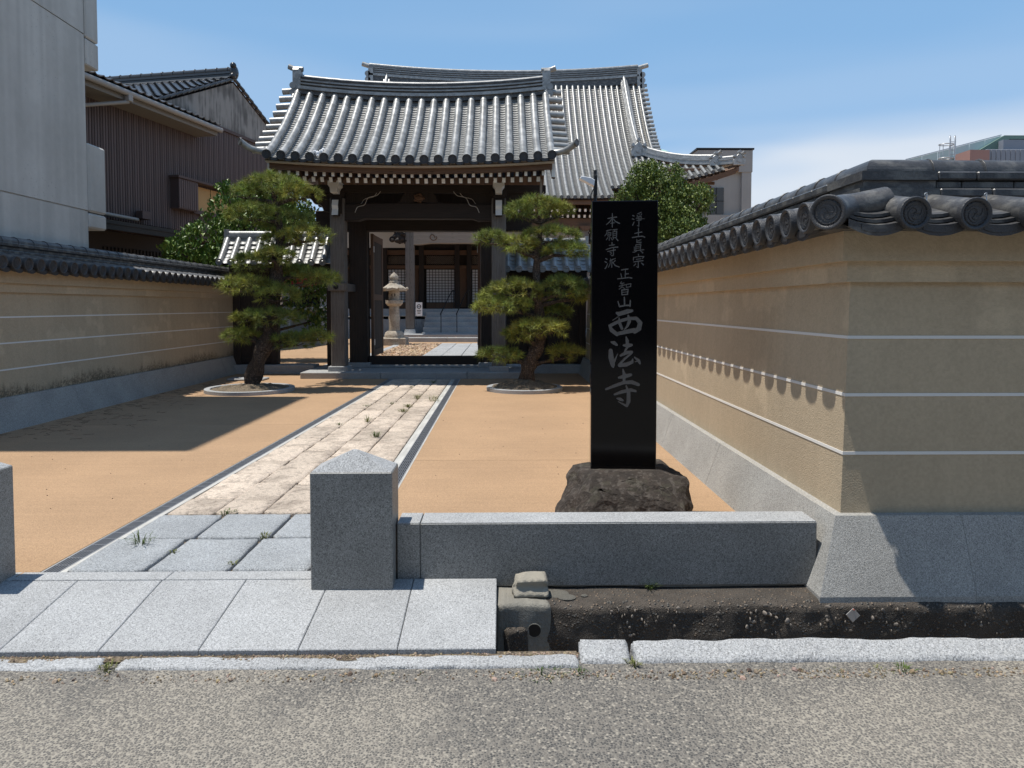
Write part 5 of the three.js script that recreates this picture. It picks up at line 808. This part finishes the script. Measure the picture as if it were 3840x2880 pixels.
  part(h, 'window_board', span(0.03, 0.06, 4.56, 5.3, wz - 0.93, wz - 1.88), M.tan); part(h, 'window_board', span(0.035, 0.065, 4.56, 5.3, wz - 1.9, wz - 2.8), M.tan); part(h, 'window_sill', span(0.02, 0.14, 4.44, 4.55, wz - 0.93, wz - 2.9), M.sidingB);
}
{
  const b = thing('beige_building', 'plain beige block with framed recess and dark window behind the hall corner', 'building', 0, 0, 0), x0 = 14.2, x1 = 18.2, z = -52, top = 12.9;
  part(b, 'wall', span(x0, x1, 0, top, z - 8, z), M.beige);
  part(b, 'frame', [span(x0 + 0.05, x0 + 0.75, 4, top - 1.6, z, z + 0.25), span(x1 - 0.75, x1 - 0.05, 3, top - 1.6, z, z + 0.25), span(x0, x1, top - 1.6, top - 0.04, z, z + 0.3), span(x0, x1, 7.3, 8.2, z, z + 0.28), span(x0 + 0.02, x1 - 0.02, 4.4, 5.2, z, z + 0.28)], M.beige);
  part(b, 'coping', span(x0 - 0.1, x1 + 0.1, top, top + 0.12, z - 8.1, z + 0.35), M.iron);
  const w = part(b, 'window', span(x0 + 0.9, x0 + 2.0, 8.3, 10.2, z + 0.02, z + 0.08), M.glassDark); part(w, 'mullion', [span(x0 + 1.42, x0 + 1.48, 8.3, 10.2, z + 0.08, z + 0.12), span(x0 + 0.9, x0 + 2, 9.2, 9.26, z + 0.08, z + 0.115)], M.iron);
  part(b, 'side_wing', span(10, x0 - 0.01, 0, 10.3, z - 7, z - 2), M.beige);
  const d = thing('domed_roof', 'pale green copper dome peeking past the hall roof', 'building'); const cm = mat({ color: col(0.36, 0.55, 0.45), roughness: 0.6 });
  part(d, 'dome', [new THREE.SphereGeometry(1.6, 24, 14, 0, Math.PI * 2, 0, Math.PI / 2).translate(14.6, 14.4, -66)], cm); part(d, 'drum', [new THREE.CylinderGeometry(1.6, 1.6, 14.4, 24).translate(14.6, 7.2, -66)], M.beige);
  // glass-screened rooftop far right
  const r = thing('rooftop_building', 'distant building with glass roof screen, green canopy and pink plant room', 'building'), gz = -60;
  const gl = mat({ color: col(0.45, 0.56, 0.54), roughness: 0.25 });
  part(r, 'block', span(36, 52, 0, 13.4, gz - 12, gz - 0.5), M.beige);
  for (let k = 0; k < 6; k++) { const X = (q) => 34.15 + q * 1.335, Y = (q) => 13.9 + q * 0.34; part(r, 'glass_panel', quads([[[X(k) + 0.01, 11.5, gz], [X(k + 1) - 0.01, 11.5, gz], [X(k + 1) - 0.01, Y(k + 1), gz], [X(k) + 0.01, Y(k), gz]]]), gl); }
  part(r, 'screen_rail', bar([V(34.1, 13.9, gz), V(42.2, 15.98, gz)], 0.08, 0.08), M.steel);
  part(r, 'canopy', extr([[40.0, 14.6], [42.2, 15.9], [56, 15.9], [56, 15.7], [42.6, 15.6], [42.0, 14.7]].reverse(), 5).translate(0, 0, gz - 4.6), mat({ color: col(0.14, 0.22, 0.18), roughness: 0.6 }));
  part(r, 'pink_plant_room', span(38.0, 39.6, 11, 14.25, gz + 0.4, gz + 2.4), mat({ color: col(0.36, 0.21, 0.18), roughness: 0.9 }));
  const rb = mat({ color: col(0.24, 0.26, 0.3), roughness: 0.7 }); for (let k = 0; k < 18; k++) part(r, 'cladding_rib', cbx(0.37, 3.6, 0.5, 0.03, 39.85 + k * 0.4, 12.6, gz + 1.7), rb); part(r, 'upper_cladding', span(41.7, 52, 14.4, 15.4, gz - 3, gz + 1), rb);
  const lad = [], lx = 35.95, lz = gz + 3; for (const x of [lx, lx + 0.4]) lad.push(tube([V(x, 12, lz), V(x, 14.9, lz), V(x + 0.1, 15.25, lz - 0.2), V(x + 0.4, 15.3, lz - 0.6), V(x + 0.55, 15.0, lz - 0.8), V(x + 0.55, 13.8, lz - 0.8)], 0.045, 30, 6));
  for (let k = 0; k < 9; k++) lad.push(cyl(0.03, 0.03, V(lx, 12.1 + k * 0.33, lz), V(lx + 0.4, 12.1 + k * 0.33, lz), 5)); for (const y of [13.4, 14.5]) lad.push(new THREE.TorusGeometry(0.42, 0.04, 6, 20).rotateX(Math.PI / 2).scale(1.3, 1, 1).translate(lx - 0.35, y, lz + 0.1)); for (const q of [-0.88, -0.6, -0.1]) lad.push(cyl(0.03, 0.03, V(lx + q, 13.3, lz + 0.1), V(lx + q, 14.5, lz + 0.1), 5));
  part(r, 'ladder_cage', lad, M.steel);
  // house across the street, mirrored in the pillar
  const o = thing('street_house', 'dark two-storey row house across the street', 'house', 0, 0, 12);
  part(o, 'wall', span(-14, 14, -0.05, 8.2, 0, 8), M.sidingB); part(o, 'eave', [span(-14.5, 14.5, 8.2, 8.4, -0.9, 8), span(-14.2, 14.2, 4.0, 4.15, -1.2, 0.1)], M.iron);
  for (let k = 0; k < 8; k++) { part(o, 'window', span(-12.6 + k * 3.4, -10.8 + k * 3.4, 5.2, 6.8, -0.06, 0.02), M.glassDark); part(o, 'door', span(-12.8 + k * 3.4, -10.6 + k * 3.4, 0, 2.4, -0.05, 0.02), M.woodDark); }
}

{
  const b = thing('storehouse', 'plain plastered storehouse with tiled roof far behind the open side doorway', 'building');
  part(b, 'wall', span(-18, -8.6, 0.1, 3.6, -40, -36), M.plaster); part(b, 'skirting', span(-18, -8.58, 0.1, 1.3, -36, -35.9), M.woodDark);
  for (let k = 0; k < 5; k++) part(b, 'window', span(-17.4 + k * 1.8, -16.5 + k * 1.8, 2.0, 2.9, -36, -35.92), M.glassDark);
  part(b, 'roof', quads([[[-18.4, 3.5, -35.2], [-8.3, 3.5, -35.2], [-8.3, 4.5, -38], [-18.4, 4.5, -38]], [[-18.4, 3.5, -40.8], [-8.3, 3.5, -40.8], [-8.3, 4.5, -38], [-18.4, 4.5, -38]]]), TILE[1]);
  for (let k = 0; k < 34; k++) part(b, 'tile_row', cyl(0.07, 0.07, V(-18.3 + k * 0.3, 3.55, -35.2), V(-18.3 + k * 0.3, 4.55, -38), 6), TILE[k % 3]);
  const m = thing('stone_altar', 'tiered grey stone altar with dark niche and red canopy in the yard', 'altar', -7.35, 0.12, -27);
  part(m, 'base', cbx(2.6, 0.42, 1.2, 0.02, 0, 0.21, 0.3), M.granite); part(m, 'lower_tier', [cbx(0.35, 0.85, 0.8, 0.02, -0.75, 0.84, 0), cbx(0.35, 0.85, 0.8, 0.02, 0.75, 0.84, 0), cbx(1.3, 0.85, 0.3, 0.02, 0, 0.84, -0.3)], M.granite);
  part(m, 'shelf', cbx(2.1, 0.14, 1.0, 0.015, 0, 1.34, 0), M.granite); part(m, 'upper_tier', [cbx(0.3, 0.6, 0.7, 0.02, -0.7, 1.71, 0), cbx(0.3, 0.6, 0.7, 0.02, 0.7, 1.71, 0)], M.granite); part(m, 'niche_panel', cbx(1.2, 0.6, 0.1, 0.01, 0, 1.71, -0.2), M.black);
  part(m, 'top_slab', cbx(1.9, 0.12, 0.9, 0.015, 0, 2.07, 0), M.granite); part(m, 'red_canopy', cbx(1.8, 0.6, 0.7, 0.03, 0, 2.43, -0.05), mat({ color: col(0.25, 0.03, 0.015), roughness: 0.7 }));
}

// ================= trees =================
const needleM = [[0.22, 0.26, 0.05], [0.175, 0.22, 0.044], [0.26, 0.28, 0.055]].map((c) => new THREE.MeshPhysicalMaterial({ color: col(...c), roughness: 0.9, transmission: 0.2, thickness: 0, vertexColors: true }));
function limb(pts, radii, seg = 10) {                           // tapered limb through points
  const c = new THREE.CatmullRomCurve3(pts), n = pts.length * 6, fr = c.computeFrenetFrames(n, false), q = [], ring = [];
  for (let i = 0; i <= n; i++) { const t = i / n, p = c.getPoint(t), k = t * (radii.length - 1), a = Math.min(radii.length - 2, Math.floor(k)), r = mix(radii[a], radii[a + 1], k - a); ring.push(Array.from({ length: seg }, (_, j) => { const w = j / seg * 2 * Math.PI, b = r * (1 + 0.22 * (vn(j / seg, t, 5, 9, 7) - 0.5) + 0.18 * Math.sin(w * 2 + i * 0.9)); return p.clone().addScaledVector(fr.normals[i], Math.cos(w) * b).addScaledVector(fr.binormals[i], Math.sin(w) * b); })); }
  for (let i = 0; i < n; i++) for (let j = 0; j < seg; j++) q.push([ring[i][j], ring[i][(j + 1) % seg], ring[i + 1][(j + 1) % seg], ring[i + 1][j]]);
  return quads(q);
}
function padGeo(rx, ry, rz, seed) {                             // shoots with long needles over a flat cushion
  const q = rng(seed), pos = [], cl = [], n = Math.round(92 * (rx * rz) / 0.3) + 30;
  for (let s = 0; s < n; s++) {
    const a = q() * 6.283, d = Math.sqrt(q()), top = q() < 0.8, h = Math.sqrt(Math.max(0, 1 - d * d)), X = Math.cos(a) * d * rx, Z = Math.sin(a) * d * rz, Y = (top ? h * (0.55 + 0.35 * q()) : -0.35 * q()) * ry;
    const ax = V(Math.cos(a) * d * 1.1 + (q() - 0.5) * 0.5, top ? 0.55 + 0.6 * h : -0.1, Math.sin(a) * d * 1.1 + (q() - 0.5) * 0.5).normalize();
    const tn = q() < 0.25 ? 1.35 + q() * 0.35 : 0.7 + q() * 0.4, yl = 0.9 + q() * 0.25;
    for (let k = 0; k < 40; k++) {
      const dir = V(q() - 0.5, q() - 0.5, q() - 0.5).normalize().multiplyScalar(0.95).add(ax.clone().multiplyScalar(0.8)).normalize(), L = 0.085 + q() * 0.075, b = ax.clone().multiplyScalar((q() - 0.6) * 0.07).add(V(X, Y, Z)), e = b.clone().addScaledVector(dir, L); e.y -= L * 0.12;
      const w = V().crossVectors(dir, V(q() - 0.5, q() - 0.5, q() - 0.5)).normalize().multiplyScalar(0.0046); const tt = tn * (0.85 + q() * 0.3); for (let c = 0; c < 3; c++) cl.push(tt * yl, tt, tt * 0.9);
      pos.push(b.x - w.x, b.y - w.y, b.z - w.z, b.x + w.x, b.y + w.y, b.z + w.z, e.x, e.y, e.z);
    }
  }
  const g = new THREE.BufferGeometry(); g.setAttribute('position', new THREE.Float32BufferAttribute(pos, 3)); g.setAttribute('color', new THREE.Float32BufferAttribute(cl, 3)); g.setAttribute('uv', new THREE.Float32BufferAttribute(new Float32Array(pos.length / 3 * 2), 2)); g.computeVertexNormals(); g.userData.own = true; return g;
}
function pine(label, x, z, trunk, radii, pads, ring) {
  const t = thing('pine_tree', label, 'tree', x, 0, z, undefined);
  part(t, 'trunk', limb(trunk.map((a) => V(...a)), radii, 12), M.bark);
  const c = new THREE.CatmullRomCurve3(trunk.map((a) => V(...a)));
  pads.forEach(([px, py, pz, rx, ry], i) => {
    let best = 0, bd = 9; for (let k = 0; k <= 40; k++) { const p = c.getPoint(k / 40), d = Math.abs(p.y - (py - 0.18)) + 0.2 * Math.hypot(p.x - px, p.z - pz); if (d < bd && p.y < py + 0.05) { bd = d; best = k / 40; } }
    const a = c.getPoint(best), e = V(px, py - ry * 0.35, pz), m = a.clone().lerp(e, 0.5).add(V(rr(-0.06, 0.06), rr(-0.02, 0.07), rr(-0.06, 0.06)));
    part(t, 'branch', limb([a, m, e], [0.05, 0.035, 0.02], 7), M.bark);
    for (let k = 0; k < 4; k++) { const w = k * 1.6 + i, f = V(px + Math.cos(w) * rx * 0.7, py - ry * 0.05, pz + Math.sin(w) * rx * 0.55); part(t, 'twig', limb([e.clone(), e.clone().lerp(f, 0.5).add(V(0, -0.02, 0)), f], [0.016, 0.012, 0.005], 5), M.bark); }
    const m2 = part(t, 'foliage_pad', padGeo(rx, ry, rx * 0.8, 900 + i + (x > 0 ? 50 : 0)), needleM[i % 3]); m2.position.set(px, py, pz);
  });
  const r = thing('planting_ring', ring[3], 'kerb ring', ring[0], 0, ring[1]), R0 = ring[2], n = 10;
  for (let k = 0; k < n; k++) { const s = new THREE.Shape(); s.absarc(0, 0, R0, k / n * 6.2832 + 0.004, (k + 1) / n * 6.2832 - 0.004, false); s.absarc(0, 0, R0 - 0.09, (k + 1) / n * 6.2832 - 0.004, k / n * 6.2832 + 0.004, true); part(r, 'ring_stone', new THREE.ExtrudeGeometry(s, { depth: 0.16, bevelEnabled: true, bevelSize: 0.006, bevelThickness: 0.006, bevelSegments: 1, curveSegments: 5 }).rotateX(-Math.PI / 2).translate(0, -0.1, 0), M.granite); }
  const sg = new THREE.CylinderGeometry(0.04, R0 - 0.09, ring[4], 40, 10); const p = sg.attributes.position; for (let i = 0; i < p.count; i++) { const X = p.getX(i), Z = p.getZ(i), d = Math.hypot(X, Z) / R0; p.setY(i, ring[4] * (1 - d * d) + 0.02 + (vn(X * 0.2 + 4, Z * 0.2 + 4, 60, 60, 3) - 0.5) * 0.06); } sg.computeVertexNormals();
  part(r, 'soil_mound', sg, M.soil);
}
{
  // metres per unit of the drawing: each pine stands 13.2 m away
  const k = 13.2 / 1533, W = (vx, vy, zz = 0) => [(vx - 1084) * k + zz * 0 + (-0.0), 1.55 + (662 - vy) * k, zz];
  const mk = (bx, list) => list.map(([vx, vy, rx, ry, dz]) => { const w = W(vx, vy); return [w[0] - bx, w[1], dz, rx * k * 1.1, ry * k * 1.5]; });
  const bl = -4.66, tl = [[542, 831], [558, 790], [580, 735], [594, 690], [592, 640], [600, 590], [603, 550], [612, 510], [606, 455], [598, 425]];
  pine('leaning cloud-pruned pine in shade beside the long plaster wall', bl, -13.2, tl.map(([a, b], i) => { const w = W(a, b); return [w[0] - bl, i ? w[1] : 0, Math.sin(i) * 0.05]; }), [0.15, 0.135, 0.125, 0.11, 0.1, 0.085, 0.06, 0.035],
    mk(bl, [[600, 410, 62, 22, 0], [545, 425, 34, 16, 0.1], [650, 425, 40, 16, 0], [560, 470, 50, 20, 0.15], [620, 482, 55, 20, -0.1], [665, 515, 50, 18, 0.05], [600, 520, 40, 16, -0.3], [552, 572, 46, 18, -0.1], [610, 560, 36, 16, 0.3], [690, 604, 40, 14, 0], [640, 592, 30, 14, -0.2], [540, 622, 54, 18, 0.1], [612, 642, 40, 18, 0.2], [596, 690, 56, 18, 0.15], [528, 692, 24, 12, -0.1], [524, 728, 34, 13, 0], [636, 738, 40, 15, 0.1], [684, 730, 28, 10, 0]]), [-4.62, -13.05, 0.78, 'round granite planting ring of the leaning pine by the long plaster wall', 0.1]);
  const br = 0.46, tr = [[1136, 822], [1141, 795], [1150, 770], [1168, 738], [1166, 700], [1163, 660], [1159, 610], [1159, 565], [1165, 520], [1168, 480]];
  pine('cloud-pruned pine with sunlit tiers standing next to the black pillar', br, -13.2, tr.map(([a, b], i) => { const w = W(a, b); return [w[0] - br, i ? w[1] : 0, Math.sin(i * 1.3) * 0.05]; }), [0.15, 0.125, 0.11, 0.1, 0.085, 0.07, 0.055, 0.03],
    mk(br, [[1160, 455, 50, 22, 0], [1122, 462, 26, 15, 0.1], [1205, 462, 28, 16, 0], [1190, 514, 56, 18, 0], [1059, 521, 34, 14, 0.1], [1118, 535, 40, 18, 0.15], [1222, 546, 46, 14, 0.05], [1160, 545, 30, 14, -0.3], [1112, 630, 50, 18, 0.2], [1070, 640, 30, 13, 0], [1218, 626, 46, 20, 0.1], [1250, 640, 22, 12, 0], [1085, 664, 56, 14, 0.2], [1207, 677, 28, 14, -0.35], [1164, 712, 58, 17, 0.2], [1115, 726, 26, 11, 0.1], [1080, 768, 42, 12, 0.2], [1221, 768, 38, 14, -0.1], [1165, 655, 24, 14, -0.3]]), [0.42, -13.15, 0.7, 'round granite planting ring of the pine next to the black pillar', 0.17]);
}
function leafGeo(L, W) { const p = [[0, 0, 0], [W, L * 0.35, 0.1 * L], [W * 0.8, L * 0.7, 0.05 * L], [0, L, -0.08 * L], [-W * 0.8, L * 0.7, 0.05 * L], [-W, L * 0.35, 0.1 * L]]; const mid = [0, L * 0.5, 0]; return join([quads(p.map((a, i) => [mid, a, p[(i + 1) % 6]]))]); }
function broadleaf(name, label, x, z, clumps, count, L, W, cols, seed, trunkTo) {
  const t = thing(name, label, 'tree', x, 0, z), q = rng(seed), lists = cols.map(() => []), tr = part(t, 'trunk', limb([V(0, 0, 0), V(0.1, trunkTo * 0.4, 0), V(-0.05, trunkTo, 0.05)], [0.14, 0.1, 0.05], 8), M.bark);
  for (const c of clumps.slice()) for (let k = 0; k < 3; k++) { const d = V(q() - 0.5, q() - 0.3, q() - 0.4).normalize(), e2 = c[3] * (0.75 + q() * 0.35); clumps.push([c[0] + d.x * e2, c[1] + d.y * e2, c[2] + d.z * e2, c[3] * (0.2 + q() * 0.22)]); }
  const tot = clumps.reduce((s, c) => s + c[3] * c[3], 0), e = new THREE.Euler(), qq = new THREE.Quaternion();
  for (const [cx, cy, cz, r, sy = 1] of clumps) {
    part(t, 'branch', limb([V(0, Math.min(trunkTo * 0.9, cy * 0.6), 0), V(cx * 0.5, cy * 0.8, cz * 0.5), V(cx, cy, cz)], [0.06, 0.04, 0.015], 6), M.bark);
    const n = Math.round(count * r * r / tot);
    for (let i = 0; i < n; i++) {
      const d = V(q() - 0.5, q() - 0.5, q() - 0.5).normalize(), rad = r * (0.45 + 0.58 * Math.sqrt(q())) * (0.66 + 0.6 * vn(d.x * 0.5 + 0.5, d.y * 0.5 + d.z * 0.3 + 0.5, 5, 5, seed)), p = V(cx + d.x * rad, cy + d.y * rad * sy, cz + d.z * rad);
      e.set(-0.9 + q() * 1.6 - d.y * 0.4, q() * 6.28, (q() - 0.5) * 1.6, 'YXZ'); qq.setFromEuler(e); const s = 0.65 + q() * 0.6;
      lists[Math.floor(q() * cols.length)].push(new THREE.Matrix4().compose(p, qq, V(s, s, s)));
    }
  }
  const g = leafGeo(L, W); lists.forEach((l, i) => many(t, 'crown_leaves', g, mat({ color: col(...cols[i]), roughness: name === 'ivy_tree' ? 0.55 : 0.48 }), l));
}
broadleaf('camellia_tree', 'glossy dark evergreen tree rising behind the gate wing by the brown house', -6.7, -18.9, [[0.3, 3.5, 0, 1.1], [-1.0, 3.1, 0.2, 0.85], [-1.35, 2.55, 0.3, 0.75], [-0.3, 2.5, 0.3, 1.0], [1.2, 3.6, 0, 0.9], [-0.4, 4.0, 0, 0.7], [0.9, 4.1, 0, 0.75], [1.6, 2.7, 0, 0.8], [1.7, 1.6, 0.1, 0.6], [2.0, 0.95, 0.2, 0.45], [-1.7, 2.5, 0.2, 0.5]], 15000, 0.115, 0.03, [[0.07, 0.14, 0.02], [0.1, 0.18, 0.026], [0.16, 0.23, 0.036]], 41, 2.6);
broadleaf('ivy_tree', 'rounded small-leaved green tree in front of the hall eave', 4.2, -19, [[0, 4.5, 0, 0.75], [-0.7, 4.3, 0.1, 0.5], [0.6, 4.1, 0.1, 0.75], [0.1, 3.6, 0.3, 0.9], [0.7, 3.3, 0.2, 0.7], [-0.4, 5.0, 0, 0.4], [-1.0, 4.2, 0.1, 0.35], [-0.2, 5.15, 0, 0.3], [0.95, 4.35, 0, 0.45], [0.3, 2.8, 0.1, 0.8], [-0.9, 3.7, 0, 0.5], [0.35, 4.95, 0, 0.35], [-0.55, 4.75, 0.1, 0.4]], 30000, 0.062, 0.023, [[0.125, 0.17, 0.028], [0.18, 0.22, 0.036], [0.085, 0.13, 0.024]], 43, 3.5);

// ================= small things on the ground =================
{
  const gm = [[0.09, 0.13, 0.03], [0.16, 0.17, 0.05], [0.06, 0.1, 0.025]].map((c) => mat({ color: col(...c), roughness: 0.8 }));
  const weed = (x, z, n, h, spread, label, m = 0, y = 0) => { n = Math.round(n * 1.3); h *= y < -0.1 ? 0.5 : 0.8;
    const q = [], b = []; for (let i = 0; i < n; i++) { const a = R() * 6.28, r = R() * spread, L = h * rr(0.5, 1), lean = rr(0.1, 1.3), bx0 = Math.cos(a) * r, bz0 = Math.sin(a) * r, w = rr(0.001, 0.0026), tx = bx0 + Math.cos(a) * L * lean, tz = bz0 + Math.sin(a) * L * lean, mx = bx0 + Math.cos(a) * L * lean * 0.35, mz = bz0 + Math.sin(a) * L * lean * 0.35, px = -Math.sin(a) * w, pz = Math.cos(a) * w; q.push([[bx0 - px, 0, bz0 - pz], [bx0 + px, 0, bz0 + pz], [mx + px * 1.4, L * 0.6, mz + pz * 1.4], [mx - px * 1.4, L * 0.6, mz - pz * 1.4]], [[mx - px * 1.4, L * 0.6, mz - pz * 1.4], [mx + px * 1.4, L * 0.6, mz + pz * 1.4], [tx, L * (1.1 - lean * 0.4), tz]]); }
    solo('weed_tuft', quads(q), gm[m], label, 'weed').position.set(x, y - 0.01, z);
  };
  weed(-2.36, -4.62, 26, 0.13, 0.07, 'bright green weed sprawling over the drain grate beside the grey slabs', 0);
  weed(-2.06, -5.29, 40, 0.055, 0.07, 'low green tuft where the grey slabs meet the pink stones', 0);
  weed(-1.60, -4.74, 26, 0.06, 0.05, 'small tuft at the crossing of the grey slab joints nearer the post', 1);
  weed(-2.07, -4.45, 20, 0.04, 0.04, 'small tuft in the wide joint between the two big grey slabs', 1);
  weed(-1.63, -4.25, 16, 0.04, 0.03, 'tiny dry tuft at the street end of a grey slab joint', 1);
  weed(-1.3, -5.31, 46, 0.08, 0.1, 'dry grassy tuft behind the granite post at the edge of the pink stones', 1);
  weed(-1.49, -6.95, 70, 0.05, 0.09, 'dense low green clump on the pink path just beyond the granite post', 0);
  weed(-1.5, -8.4, 40, 0.13, 0.05, 'tall thin weed in the path joint beside a low green clump', 0);
  weed(-1.46, -10.4, 60, 0.1, 0.07, 'strip of yellowish grass in the middle path joint', 1); weed(-1.44, -10.9, 60, 0.1, 0.07, 'second strip of yellowish grass farther along the middle path joint', 1);
  weed(-1.42, -11.9, 40, 0.15, 0.06, 'taller yellow grass stalks in the middle path joint', 1); weed(-1.12, -11.6, 30, 0.18, 0.12, 'thin stalks along the path edge by the pillar-side drain', 1);
  weed(-1.77, -11.3, 40, 0.05, 0.09, 'flat green clump on the second column of path stones', 0); weed(-2.1, -11.0, 30, 0.06, 0.07, 'small clump in the joint next to the outer path column', 0);
  weed(-1.4, -14.4, 30, 0.08, 0.08, 'green clump at the gate end of the path', 0); weed(-1.75, -13.6, 20, 0.06, 0.05, 'tiny clump near the gate end of the path', 0);
  weed(-2.14, -9.3, 22, 0.06, 0.06, 'small tuft in the joint of the outer path column halfway along', 0); weed(-1.8, -9.5, 26, 0.16, 0.04, 'slender upright weed rising between dark path stones', 1);
  weed(0.18, -3.19, 44, 0.07, 0.1, 'dark grass at the foot of the low kerb by the gap', 2, -0.13); weed(0.36, -3.19, 40, 0.06, 0.05, 'grass in the joint between the low kerb and the short kerb block', 2, -0.13); weed(0.615, -3.25, 26, 0.07, 0.03, 'weed in the joint between the short and the long kerb blocks', 1, -0.12);
  weed(0.85, -4.0, 34, 0.07, 0.03, 'small leafy plant growing under the low granite wall', 0, -0.06); weed(1.75, -3.19, 26, 0.05, 0.05, 'low weed at the foot of the long kerb', 1, -0.13); weed(1.86, -3.19, 30, 0.08, 0.04, 'taller weed at the foot of the long kerb', 0, -0.13); weed(1.55, -3.19, 20, 0.04, 0.04, 'tiny yellow weed at the foot of the long kerb', 1, -0.13);
  weed(-1.83, -3.25, 40, 0.06, 0.05, 'dry grass in the joint of the low kerb before the apron', 1, -0.12); weed(-0.4, -3.18, 36, 0.035, 0.12, 'sparse moss and grass along the low kerb before the apron', 2, -0.13); weed(-0.9, -3.18, 36, 0.03, 0.12, 'mossy strip along the low kerb opposite the granite post', 2, -0.13);
  for (let i = 0; i < 6; i++) weed(0.42 + Math.cos(i * 1.1) * 0.35, -13.15 + Math.sin(i * 1.1) * 0.3, 30, 0.09, 0.09, 'green weeds on the pine soil mound near the pillar, ' + ['toward the pillar', 'behind the trunk toward the pillar', 'behind the trunk', 'toward the path', 'in front toward the path', 'in front'][i], 0, 0.1);
  // grit and pebbles swept along the kerb
  const pg = join([new THREE.IcosahedronGeometry(0.008, 0)]), mm = [], q = new THREE.Quaternion(), e = new THREE.Euler();
  for (let i = 0; i < 1500; i++) { q.setFromEuler(e.set(R() * 6, R() * 6, R() * 6)); const far = R() < 0.35, big = R() < 0.03 ? 2.2 : 1, s = rr(0.25, 0.9) * big; mm.push(new THREE.Matrix4().compose(V(far ? rr(0.05, 2.6) : rr(-2.6, 0.4), far ? -0.128 : -0.119, far ? -rr(3.12, 3.2) : R() < 0.75 ? -rr(3.31, 3.36) : -rr(3.12, 3.2)), q, V(s * 1.2, s * 0.8, s))); if (!far && mm[i].elements[14] > -3.25) mm[i].elements[13] = -0.128; }
  const gi = many(scene, 'kerb_grit', pg, mat({ color: col(0.34, 0.28, 0.21), roughness: 0.95 }), mm); for (let i = 0; i < mm.length; i++) { const k = rr(0.3, 1.3); gi.setColorAt(i, col(k, k * rr(0.85, 1), k * rr(0.7, 1))); }
  gi.userData.label = 'sand and small pebbles swept along the kerb'; gi.userData.category = 'grit';
  solo('flat_stone', cbx(0.75, 0.05, 0.4, 0.015, 0, 0.02, 0, 0.02), M.granite, 'pale flat stone slab on the ground behind the leaning pine', 'stone').position.set(-5.35, 0, -15.0);
  // fallen pine needles along the shaded wall
  const ng = join([bx(0.11, 0.002, 0.003)]), nm = []; for (let i = 0; i < 260; i++) { const D = rr(8.3, 14.5), s = rr(0.5, 1.3); q.setFromEuler(e.set(0, R() * 6, 0)); nm.push(new THREE.Matrix4().compose(V(-6.05 + R() * R() * 1.4, 0.003, -D), q, V(s, 1, 1))); }
  const nn = many(scene, 'fallen_needles', ng, mat({ color: col(0.08, 0.05, 0.03), roughness: 1 }), nm); nn.userData.label = 'fallen pine needles scattered along the shaded plaster wall'; nn.userData.category = 'litter';
  // crack line of the screed reached by the wall; dark specks of debris on the sand
  const dm = []; for (let i = 0; i < 70; i++) { const left = R() < 0.5, s = rr(0.3, 0.9); q.setFromEuler(e.set(0, R() * 6, 0)); dm.push(new THREE.Matrix4().compose(V(left ? rr(-5.5, -2.9) : rr(-0.8, 1.7), 0.003, left ? -rr(4.3, 8) : -rr(4.6, 11)), q, V(s, s * 0.6, s * 0.6))); }
  const dd = many(scene, 'leaf_debris', pg, mat({ color: col(0.05, 0.035, 0.03), roughness: 1 }), dm); dd.userData.label = 'tiny dark crumbs lying on the tan paving'; dd.userData.category = 'litter';
}
renderer.render(scene, camera);
